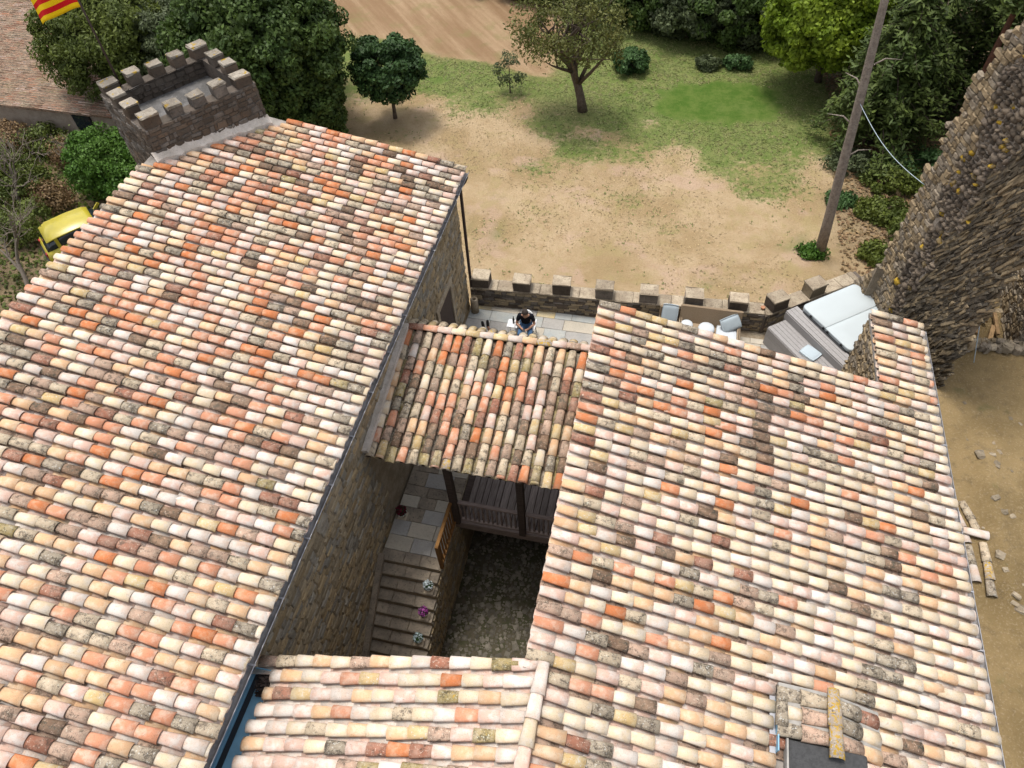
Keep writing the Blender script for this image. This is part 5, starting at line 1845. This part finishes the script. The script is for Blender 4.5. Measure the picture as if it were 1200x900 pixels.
def broadleaf(name, base, height, crown_c, crown_r, nclump, per, leaf, lsize, label, trunk_r=.18, bark='bark', cat='tree', group=None, lean=(0, 0), crad=(.28, .5), limbs=8, aspect=1.7, jitter=.8):
    e = empty(name, base, label, cat, group)
    bx_, by_, bz_ = base
    C = Vector((bx_ + crown_c[0], by_ + crown_c[1], bz_ + crown_c[2]))
    top = Vector((bx_ + lean[0], by_ + lean[1], bz_ + height))
    tr_ = MB()
    path = limb_path((bx_, by_, bz_ - .1), top, 6, .06)
    tr_.tube(path, [trunk_r * (1.25, 1, .9, .75, .55, .4)[i] for i in range(6)], 9)
    cl = crown_clumps(C, crown_r, nclump)
    for k in range(limbs):
        tgt = cl[k * max(1, len(cl) // limbs) % len(cl)]
        st_ = path[2 + k % 4]
        lp = limb_path(st_, tgt, 5, .12)
        tr_.tube(lp, [trunk_r * .5, trunk_r * .38, trunk_r * .26, trunk_r * .17, trunk_r * .08], 6)
        for t in range(2):
            t2 = cl[rnd.randrange(len(cl))]
            if (t2 - lp[3]).length < max(crown_r) * .9:
                tr_.tube(limb_path(lp[2], t2, 4, .1), [trunk_r * .2, trunk_r * .14, trunk_r * .09, trunk_r * .04], 5)
    tr_.build('trunk', M[bark], e)
    per = per * 1.9
    lsize = lsize * .72
    PP, DD = [], []
    for c in cl:
        rr = rnd.uniform(*crad)
        nn = int(per * rnd.uniform(.6, 1.4))
        P, D_ = leaf_points(c, (rr * 1.15, rr * 1.15, rr * .8), nn)
        PP.append(P); DD.append(D_ * .6 + np.array((c - C).normalized()) * .6)
    link('crown', leaf_mesh('crown', np.concatenate(PP), np.concatenate(DD), lsize, L[leaf], aspect, jitter), e)
    return e


def conifer(name, base, height, r0, leaf, label, group=None, bark='bark', start=.12, n_whorl=22, droop=.35, per=70, tr=.16, lean=(0, 0), lsize=.13):
    e = empty(name, base, label, 'tree', group)
    b = Vector(base)
    top = b + Vector((lean[0], lean[1], height))
    t_ = MB().tube([b - Vector((0, 0, .1)), b.lerp(top, .4), b.lerp(top, .8), top], [tr * 1.2, tr * .9, tr * .5, tr * .1], 8)
    PP, DD = [], []
    for w_ in range(n_whorl):
        h = start + (1 - start) * (w_ / n_whorl) ** .9
        p0 = b.lerp(top, h)
        reach = r0 * (1 - h) ** .75 * rnd.uniform(.75, 1.15) + .25
        nb_ = rnd.randint(4, 6)
        a0 = rnd.uniform(0, 6.28)
        for k in range(nb_):
            a = a0 + 6.283 * k / nb_ + rnd.uniform(-.3, .3)
            ln = reach * rnd.uniform(.7, 1.15)
            d = Vector((math.cos(a), math.sin(a), .12))
            pts = [p0 + d * ln * t + Vector((0, 0, -droop * ln * t * t)) for t in (0, .35, .7, 1)]
            t_.tube(pts, [tr * .22, tr * .15, tr * .1, tr * .04], 4, cap=False)
            n = int(per * ln / r0) + 8
            tt = rng.random(n) ** .7
            P = np.array([list(p0 + d * ln * t + Vector((0, 0, -droop * ln * t * t))) for t in tt])
            sp2 = (.10 + .16 * ln * (1 - np.abs(tt - .55)))[:, None]
            P += rng.normal(size=P.shape) * sp2 * np.array([.7, .7, .35]) - np.array([0, 0, .10])
            PP.append(P)
            DD.append(np.tile(np.array([0, 0, 1.0]), (n, 1)) + np.array([d.x, d.y, 0]) * .4)
    t_.build('trunk', M[bark], e)
    link('crown', leaf_mesh('crown', np.concatenate(PP), np.concatenate(DD), lsize, L[leaf], 3.2, .5, .9), e)
    return e


# the two trees standing on the yard
broadleaf('round_tree', (-13.40, 29.73, -2.0), 2.2, (.15, -.1, 2.6), (1.6, 1.6, 1.4), 90, 120, 'glossy', .13, 'small round dark glossy tree standing alone at the yard edge', .09, crad=(.22, .40), limbs=9, aspect=2.0)
broadleaf('olive_tree', (-4.42, 31.74, -2.0), 3.2, (-.6, -.5, 4.2), (2.7, 2.1, 1.6), 120, 36, 'olive', .10, 'spreading thin-leaved tree with a bent dark trunk in the yard', .21, lean=(-1.15, -.3), crad=(.3, .6), limbs=24, aspect=2.0)
# big trees behind the tower
broadleaf('evergreen_oak', (-18.3, 27.6, -2.0), 4.8, (.3, -.2, 4.4), (3.6, 3.5, 3.1), 330, 150, 'dark', .15, 'huge dense dark evergreen behind the tower', .35, crad=(.35, .65), limbs=12)
broadleaf('evergreen_oak', (-16.7, 27.2, -2.0), 2.6, (.2, -.3, 2.0), (1.9, 1.8, 2.2), 150, 150, 'dark', .14, 'lower dark evergreen at the foot of the huge one', .2, crad=(.3, .5), limbs=6)
broadleaf('evergreen_oak', (-20.6, 31.5, -2.0), 5.0, (0, 0, 4.6), (3.2, 3.0, 2.9), 200, 130, 'dark', .15, 'dark evergreen at the top edge above the tower', .3, crad=(.35, .6), limbs=8)
broadleaf('feathery_tree', (-26.3, 27.6, -2.0), 4.6, (.5, -.1, 4.0), (3.4, 2.6, 2.5), 210, 140, 'moss', .10, 'olive green feathery tree in front of the old tiled roof', .22, crad=(.3, .6), limbs=12, aspect=2.4)
broadleaf('feathery_tree', (-23.2, 28.0, -2.0), 3.8, (0, 0, 3.4), (2.4, 2.2, 2.3), 150, 140, 'grey', .10, 'grey green feathery tree between the tower and the huge evergreen', .2, crad=(.3, .55), limbs=8, aspect=2.4)
broadleaf('bright_shrub', (-24.0, 22.3, -2.0), 1.2, (0, 0, 1.35), (1.75, 1.6, 1.35), 130, 130, 'bush', .10, 'bright green leafy shrub beside the tower wall', .07, cat='shrub', crad=(.25, .42), limbs=6)
broadleaf('bright_shrub', (-21.9, 21.2, -2.0), .9, (0, 0, .95), (1.3, 1.2, 1.0), 80, 110, 'bush', .10, 'lower bright green shrub behind the yellow car', .06, cat='shrub', crad=(.22, .38), limbs=5)
broadleaf('thicket_shrub', (-28.3, 20.9, -2.0), .9, (0, 0, .9), (1.7, 1.3, .9), 70, 70, 'moss', .09, 'mossy green scrub beneath the bare branches', .05, cat='shrub', crad=(.2, .45), limbs=5)
broadleaf('thicket_shrub', (-26.0, 18.6, -2.0), .7, (0, 0, .75), (1.3, 1.1, .75), 50, 60, 'moss', .08, 'small mossy scrub left of the yellow car', .05, cat='shrub', crad=(.2, .4), limbs=5)


def bare_tree(base, h, label, spread=1.0, leafy=0, dirn=(0, 0), group=None):
    e = empty('bare_tree', base, label, 'tree', group)
    mb = MB()
    tips = []
    def grow(p, d, ln, r, depth):
        q_ = p + d * ln
        mid = p.lerp(q_, .5) + Vector((rnd.uniform(-1, 1), rnd.uniform(-1, 1), rnd.uniform(-1, 1))) * ln * .08
        mb.tube([p, mid, q_], [r, r * .82, r * .62], 5 if depth < 2 else 4, cap=False)
        if depth >= 5 or r < .006:
            tips.append(q_); return
        for k in range(3 if depth < 3 else 2):
            nd = (d + Vector((rnd.uniform(-1, 1), rnd.uniform(-1, 1), rnd.uniform(-.5, .7))) * .75 * spread).normalized()
            st_ = p.lerp(q_, rnd.uniform(.55, 1.0))
            grow(st_, nd, ln * rnd.uniform(.62, .88), r * .58, depth + 1)
    grow(Vector(base) - Vector((0, 0, .1)), Vector((dirn[0], dirn[1], 1)).normalized(), h, .11, 0)
    mb.build('branches', M['twig'], e)
    if leafy:
        P = np.array([list(t) for t in tips])
        P = np.repeat(P, leafy, 0) + rng.normal(size=(len(P) * leafy, 3)) * .16
        link('crown', leaf_mesh('crown', P, np.tile(np.array([0, 0, 1.]), (len(P), 1)), .07, L['moss'], 1.6), e)


for k, (x, y, r, lf, lb) in enumerate(((-31.0, 23.9, .9, 'dry', 'brown dry scrub at the far left under the old roof'), (-29.0, 24.2, .8, 'moss', 'mossy scrub against the old house wall'), (-27.2, 23.6, .7, 'dry', 'brown dry scrub between the old house and the bright shrub'), (-30.2, 22.2, .8, 'moss', 'mossy scrub at the left picture edge'), (-26.2, 20.6, .6, 'dry', 'brown dry scrub above the yellow car'), (-28.6, 17.6, .7, 'moss', 'mossy scrub behind the bare branches at the left edge'))):
    broadleaf('thicket_shrub', (x, y, -2.0), r * .8, (0, 0, r * .8), (r * 1.5, r * 1.1, r * .9), 60, 26, lf, .10, lb, .05, cat='shrub', crad=(.2, .45), limbs=14)
bare_tree((-23.75, 15.3, -2.0), 1.5, 'bare grey branching tree at the left picture edge below the car', 1.1, 2, (-.25, .55))
bare_tree((-25.5, 15.2, -2.0), 1.4, 'bare tree partly outside the left picture edge', 1.1, 1, (.0, .4))
bare_tree((-27.5, 19.8, -2.0), 1.2, 'bare twiggy tree above the mossy scrub', 1.2, 2, (.2, .2))
bare_tree((-29.0, 22.4, -2.0), 1.0, 'bare twiggy tree below the old tiled roof', 1.2, 1, (.3, 0))
bare_tree((-26.2, 22.6, -2.0), .9, 'bare twiggy sapling left of the bright green shrub', 1.2, 1, (.0, 0))

# hedge and shrubs along the back of the garden
back = [(-9.6, 43.4, 1.5, 'dark'), (-7.2, 42.8, 1.7, 'dark'), (-4.6, 42.0, 1.9, 'grey'), (-2.2, 40.9, 2.1, 'dark'), (0.0, 39.9, 2.0, 'grey'), (2.0, 39.6, 2.2, 'dark'), (3.9, 39.8, 2.0, 'grey'), (-0.6, 42.6, 2.6, 'dark'), (2.6, 43.0, 2.8, 'dark'), (5.4, 42.0, 2.8, 'dark'), (-12.6, 44.6, 1.6, 'dark'), (-3.6, 44.6, 2.4, 'dark'), (-6.8, 45.6, 2.2, 'grey')]
names = ['first', 'second', 'third', 'fourth', 'fifth', 'sixth', 'seventh']
for k, (x, y, r, lf) in enumerate(back):
    lb = ('dark green' if lf == 'dark' else 'grey green') + (' hedge shrub, %s from the left in the front hedge row' % names[k] if k < 7 else '')
    if k == 7: lb = 'tall dark shrub behind the middle of the hedge row'
    if k == 8: lb = 'tall dark shrub behind the right end of the hedge row'
    if k == 9: lb = 'tall dark shrub between the hedge row and the bright tree'
    if k == 10: lb = 'dark shrub at the top edge beyond the ploughed field'
    if k == 11: lb = 'dark shrub at the top edge behind the spreading tree'
    if k == 12: lb = 'grey green shrub at the top edge behind the hedge row'
    broadleaf('hedge_shrub', (x, y, -1.9), r * .7, (0, 0, r * .78), (r * 1.05, r * .9, r * .85), int(34 + 22 * r), 120, lf, .16, lb, .10, cat='shrub', group='hedge shrubs at the back of the garden', crad=(.32, .62), limbs=5)
broadleaf('low_bush', (-2.64, 35.9, -2.0), .4, (0, 0, .5), (.85, .8, .5), 46, 90, 'blue', .13, 'round blue green bush on the grass behind the yard', .04, cat='bush', crad=(.15, .28), limbs=4)
broadleaf('low_bush', (1.2, 36.7, -2.0), .3, (0, 0, .3), (.55, .4, .3), 22, 70, 'grey', .12, 'small grey bush before the dark hedge', .03, cat='bush', crad=(.12, .22), limbs=3)
broadleaf('low_bush', (2.7, 36.9, -2.0), .3, (0, 0, .3), (.7, .4, .3), 22, 70, 'blue', .12, 'small green bush before the right end of the hedge', .03, cat='bush', crad=(.12, .22), limbs=3)
broadleaf('sapling', (-8.3, 32.9, -2.0), 1.3, (0, 0, 1.1), (.7, .6, .95), 26, 20, 'grey', .09, 'thin sapling left of the spreading tree', .035, cat='sapling', crad=(.14, .26), limbs=5)
# forest on the right
broadleaf('bright_tree', (6.7, 36.2, -2.0), 3.4, (-.7, -.9, 3.5), (2.5, 2.4, 2.6), 210, 130, 'bright', .16, 'bright yellow green tree at the lawn end', .16, crad=(.3, .55), limbs=9)
broadleaf('bright_tree', (7.9, 38.8, -2.0), 4.4, (-.2, 0, 4.8), (2.4, 2.4, 2.4), 130, 120, 'bright', .17, 'bright green tree at the top edge behind the lawn tree', .16, crad=(.35, .6), limbs=7)
con = [((8.6, 30.9), 7.5, 2.5, 'conifer', 'drooping dark conifer nearest the leaning trunk'), ((9.9, 33.3), 9.0, 2.7, 'conifer', 'tall dark conifer behind the leaning trunk'), ((11.6, 30.2), 9.5, 2.6, 'conifer', 'dark conifer with a bare red trunk'),
       ((12.6, 34.6), 10.0, 2.9, 'conifer', 'tall dark conifer at the top edge above the red trunk'), ((14.2, 30.6), 9.0, 2.7, 'conifer', 'dark conifer behind the ruined wall'), ((12.4, 25.4), 5.5, 1.9, 'conifer', 'low dark conifer beside the ruined wall'),
       ((15.6, 34.5), 10.0, 3.0, 'conifer', 'dark conifer in the top right corner'), ((13.0, 26.6), 7.5, 2.3, 'conifer', 'dark conifer hidden partly by the ruined wall'), ((9.6, 36.4), 9.5, 2.6, 'conifer', 'tall dark conifer at the top edge behind the bright trees')]
for k, ((x, y), h, r, lf, lb) in enumerate(con):
    conifer('conifer', (x, y, -2.0), h, r, lf, lb, 'dark conifers on the right', 'bark_red' if k == 2 else 'bark', .72 if k == 2 else (.30 if k == 4 else .13), 26, .42, 230, .17, (0, 0), .085)
broadleaf('grey_tree', (14.6, 27.8, -2.0), 7.0, (-.5, -.8, 8.0), (2.4, 2.2, 1.5), 90, 100, 'grey', .13, 'grey green treetop above the ruined wall', .2, crad=(.3, .5), limbs=8)
und = [(8.8, 25.8, .65, 'moss'), (9.9, 24.6, .9, 'moss'), (10.6, 29.0, 1.0, 'blue'), (7.7, 28.9, .7, 'grey'), (9.2, 28.0, .8, 'moss'), (12.2, 28.4, 1.1, 'blue'), (8.4, 23.2, .5, 'moss'), (5.9, 23.0, .24, 'bush'), (7.2, 26.4, .3, 'blue')]
ul = ['wide mossy undergrowth bush right of the leaning trunk', 'mossy undergrowth bush against the ruined wall', 'blue green bush under the red trunk', 'grey bush at the forest edge above the yard', 'mossy bush under the nearest conifer', 'blue green bush deep behind the ruined wall', 'small mossy bush near the foot of the ruined wall', 'tuft of green weeds at the foot of the leaning trunk', 'small blue green tuft on the yard by the leaning trunk']
for k, (x, y, r, lf) in enumerate(und):
    broadleaf('undergrowth_bush', (x, y, -2.0), r * .45, (0, 0, r * .38), (r * 1.5, r * 1.2, r * .45), int(18 + 26 * r), 55, lf, .11, ul[k], .03, cat='bush', group='undergrowth at the forest edge', crad=(.15, .36), limbs=4)

# bare leaning trunk with the cable
lt_ = empty('leaning_trunk', (6.23, 22.98, -2.0), 'tall bare leaning trunk at the edge of the yard', 'tree trunk')
pth = [(6.23, 22.98, -2.1), (6.10, 23.0, -.4), (5.92, 23.0, 1.6), (5.72, 23.05, 4.0), (5.40, 23.05, 7.2), (5.15, 23.05, 9.5)]
MB().tube(pth, [.215, .185, .165, .145, .115, .09], 12).build('trunk', M['bark_grey'], lt_)
for k, (z, a) in enumerate(((3.4, 2.8), (2.2, .4), (4.6, 2.2), (5.4, .2))):
    x = 5.92 - .08 * (z - 1.6)
    MB().tube([(x, 23.03, z), (x + .4 * math.cos(a), 23.03 + .4 * math.sin(a), z + .25), (x + .9 * math.cos(a), 23.03 + .9 * math.sin(a), z + .2)], [.035, .022, .008], 5).build('branch', M['bark_grey'], lt_)
cp = []
A_, B_ = Vector((5.70, 22.95, 4.25)), Vector((6.78, 17.6, 5.0))
for i in range(13):
    t = i / 12
    cp.append(A_.lerp(B_, t) + Vector((0, 0, -.28 * math.sin(math.pi * t))))
tag(MB().tube(cp, .010, 5).build('cable', M['cable']), 'pale sagging cable from the leaning trunk to the ruined wall', 'cable')

# grass tufts and weeds (uncountable)
n = 42000
gx = rng.uniform(-16, 9, n); gy = rng.uniform(17.5, 40, n)
g, lawn, field, litter = zones(gx, gy)
kp = (rng.random(n) < np.clip(g * g * .8 + .004, 0, 1)) & (field < .4) & (lawn < .3) & (gy > 18.8)
gx, gy = gx[kp], gy[kp]
gz = garden_h(gx, gy)
P = np.stack([gx, gy, gz + .02], 1)
P = np.repeat(P, 3, 0) + rng.normal(size=(len(P) * 3, 3)) * np.array([.06, .06, .012])
go = link('grass', leaf_mesh('grass', P, np.tile(np.array([0, -.2, 1.2]), (len(P), 1)), .042, L['grass'], 2.2, .6))
tag(go, 'short rough grass and weeds around the bare yard', 'grass', kind='stuff')
n = 15000
P = np.stack([rng.uniform(-12, 9, n), rng.uniform(17, 34, n), np.zeros(n)], 1)
kp = vnoise(P[:, 0], P[:, 1], 2.2, 9) + .35 * vnoise(P[:, 0], P[:, 1], .7, 6) > .62
P = P[kp & ~((P[:, 0] > 5.9) & (P[:, 1] < 20)) & (zones(P[:, 0], P[:, 1])[0] < .5)]
P[:, 2] = garden_h(P[:, 0], P[:, 1]) + .012
fo_ = link('straw_litter', leaf_mesh('straw_litter', P, np.tile(np.array([0, 0, 1.]), (len(P), 1)), .035, L['straw'], 2.4, .25))
tag(fo_, 'dry straw and leaf bits strewn over the bare yard', 'straw', kind='stuff')
n = 9000
P = np.stack([rng.uniform(7, 16, n), rng.uniform(22, 37, n), np.zeros(n)], 1)
P[:, 2] = garden_h(P[:, 0], P[:, 1]) + .05
fo_ = link('fallen_leaves', leaf_mesh('fallen_leaves', P, np.tile(np.array([0, 0, 1.]), (n, 1)), .10, L['dry'], 1.5, .5))
tag(fo_, 'brown fallen leaves on the forest floor', 'leaves', kind='stuff')
n = 26000
P = np.stack([rng.uniform(-36, -14, n), rng.uniform(4, 27, n), np.zeros(n)], 1)
P[:, 2] = garden_h(P[:, 0], P[:, 1]) + .05
fo_ = link('undergrowth', leaf_mesh('undergrowth', P, np.tile(np.array([0, 0, 1.]), (n, 1)), .12, L['moss'], 1.5, .7))
tag(fo_, 'low mossy ground cover beneath the bare trees', 'ground cover', kind='stuff')

# ================================================================== FAR HOUSE (top left)
fh = empty('old_farmhouse', (-33, 29, -2), 'old house with a long weathered tile roof in the top left corner', 'house')
FZ = lambda x: -0.15 - .03 * (x + 25)
def fpz(x, y): return FZ(x)
mb = MB()
mb.add([(-44, 24.9, -2.2), (-24.9, 25.3, -2.2), (-24.9, 41, -2.2), (-44, 41, -2.2), (-44, 24.9, FZ(-44) - .15), (-24.9, 25.3, FZ(-24.9) - .15), (-24.9, 41, FZ(-24.9) - .15), (-44, 41, FZ(-44) - .15)],
       [(3, 2, 1, 0), (4, 5, 6, 7), (0, 1, 5, 4), (1, 2, 6, 5), (2, 3, 7, 6), (3, 0, 4, 7)])
mb.build('wall', M['plaster'], fh)
MB().box((-27.2, 25.2, -.9), (.9, .12, 1.1)).build('window', M['glass'], fh)
mb = MB()
mb.add([(-44.2, 24.5, FZ(-44.2) - .12), (-24.5, 24.95, FZ(-24.5) - .12), (-24.5, 41.3, FZ(-24.5) - .12), (-44.2, 41.3, FZ(-44.2) - .12), (-44.2, 24.5, FZ(-44.2)), (-24.5, 24.95, FZ(-24.5)), (-24.5, 41.3, FZ(-24.5)), (-44.2, 41.3, FZ(-44.2))],
       [(3, 2, 1, 0), (4, 5, 6, 7), (0, 1, 5, 4), (1, 2, 6, 5), (2, 3, 7, 6), (3, 0, 4, 7)])
fr_ = mb.build('roof', TILE['umber'], fh)
items = []
Df2 = Vector((1, 0, -.03)).normalized()
for i in range(70):
    y0 = 24.72 + i * .235
    s = 0.0
    while s < 19.5:
        x = -44.1 + s
        p = Vector((x, y0 + (0.45 * (x + 44) / 19.5 if i == 0 else rnd.uniform(-.01, .01)), FZ(x) + .02 + rnd.uniform(-.008, .008)))
        items.append((frame(p, Df2, Vector((0, -1, 0))) @ Matrix.Rotation(R_(rnd.uniform(-2, 2)), 4, 'Z'), rnd.randrange(4), TI[choose({'rosegrey': 6, 'brick': 3, 'umber': 4, 'speckle': 4, 'grey': 3, 'salmon': 2, 'moss': 1, 'pink': 2})]))
        s += .37
joined('roof_tiles', items, [template(m) for m in COVER], TM, fr_)

# ================================================================== YELLOW CAR
car = empty('yellow_car', (0, 0, 0), 'yellow hatchback parked beneath bare branches beside the left roof', 'car')
hd = Vector((1.63, 1.96)).normalized()
CC = Vector((-22.75, 18.55))
car.location = (CC.x, CC.y, -1.98)
car.rotation_euler = (0, 0, math.atan2(hd.y, hd.x))
Lc = 3.7


def loft(sections, n):
    mb = MB()
    for s in sections:
        mb.v += s
    for i in range(len(sections) - 1):
        for k in range(n - 1):
            a = i * n + k
            mb.f.append((a, a + 1, a + n + 1, a + n)); mb.mi.append(0); mb.sm.append(True)
    mb.f.append(tuple(range(n - 1, -1, -1))); mb.mi.append(0); mb.sm.append(False)
    e = (len(sections) - 1) * n
    mb.f.append(tuple(e + k for k in range(n))); mb.mi.append(0); mb.sm.append(False)
    return mb


def csec(x, w_, zb, zt, rd=.12):
    pts = [(-w_, zb), (-w_ - .02, (zb + zt) / 2), (-w_ + .02, zt - rd), (-w_ + rd, zt - .02), (0, zt), (w_ - rd, zt - .02), (w_ - .02, zt - rd), (w_ + .02, (zb + zt) / 2), (w_, zb)]
    return [(x, y, z) for y, z in pts]


body = loft([csec(-1.85, .66, .35, .80), csec(-1.78, .78, .25, .92), csec(-1.3, .82, .22, .98), csec(-.3, .83, .22, .97), csec(.7, .83, .22, .95), csec(1.25, .81, .24, .88), csec(1.70, .74, .28, .76), csec(1.85, .60, .34, .64)], 9)
bo = body.build('body', M['car_yellow'], car, True)
cab = loft([csec(-1.74, .58, .90, .98, .05), csec(-1.50, .64, .92, 1.36, .14), csec(-.9, .66, .92, 1.46, .14), csec(.0, .66, .92, 1.46, .14), csec(.35, .64, .92, 1.38, .14), csec(.98, .60, .90, .96, .05)], 9)
cab.build('cabin_glass', M['glass'], car, True)
ro = loft([csec(-1.60, .60, 1.28, 1.36, .05), csec(-1.3, .66, 1.36, 1.47, .06), csec(-.5, .67, 1.40, 1.50, .06), csec(.15, .66, 1.38, 1.48, .06), csec(.34, .60, 1.34, 1.42, .05)], 9)
ro.build('roof', M['car_yellow'], car, True)
for sgn in (-1, 1):
    for xp, ln in ((-1.25, .13), (-.2, .08), (.62, .10)):
        MB().box((xp, .665 * sgn, 1.16), (ln, .06, .5), Matrix.Rotation(0 if xp < .5 else .9, 3, 'Y')).build('pillar', M['car_yellow'], car, True)
    for xp in (-1.15, 1.15):
        whl = MB()
        ring = [(.14, -.09), (.29, -.10), (.31, -.06), (.31, .06), (.29, .10), (.14, .09)]
        n = 20
        for r, o_ in ring:
            for k in range(n):
                t = 2 * math.pi * k / n
                whl.v.append((xp + r * math.cos(t), .76 * sgn + o_, .31 + r * math.sin(t)))
        for i in range(5):
            for k in range(n):
                a, b = i * n + k, i * n + (k + 1) % n
                whl.f.append((a, b, b + n, a + n)); whl.mi.append(0); whl.sm.append(True)
        wo = whl.build('wheel', M['rubber'], car, True)
        MB().tube([(xp, .70 * sgn, .31), (xp, .84 * sgn, .31)], .19, 16).build('rim', M['rim'], wo, True)
        arch = MB().tube([(xp + .40 * math.cos(t), .815 * sgn, .31 + .40 * math.sin(t)) for t in [math.pi * k / 10 for k in range(11)]], .045, 6)
        arch.build('wheel_arch', M['car_yellow'], car, True)
    MB().box((-1.82, .55 * sgn, .78), (.08, .2, .2), bev=.02).build('tail_light', plain('tail_red_%d' % sgn, (.3, .02, .02), .3), car, True)
    MB().box((1.72, .52 * sgn, .66), (.14, .24, .12), bev=.02).build('headlight', M['rim'], car, True)
    MB().box((.55, .92 * sgn, 1.0), (.10, .16, .12), bev=.03).build('mirror', M['black'], car, True)
MB().box((-1.86, 0, .42), (.16, 1.5, .26), bev=.05).build('bumper', M['black'], car, True)
MB().box((1.86, 0, .40), (.14, 1.35, .22), bev=.05).build('bumper', M['black'], car, True)
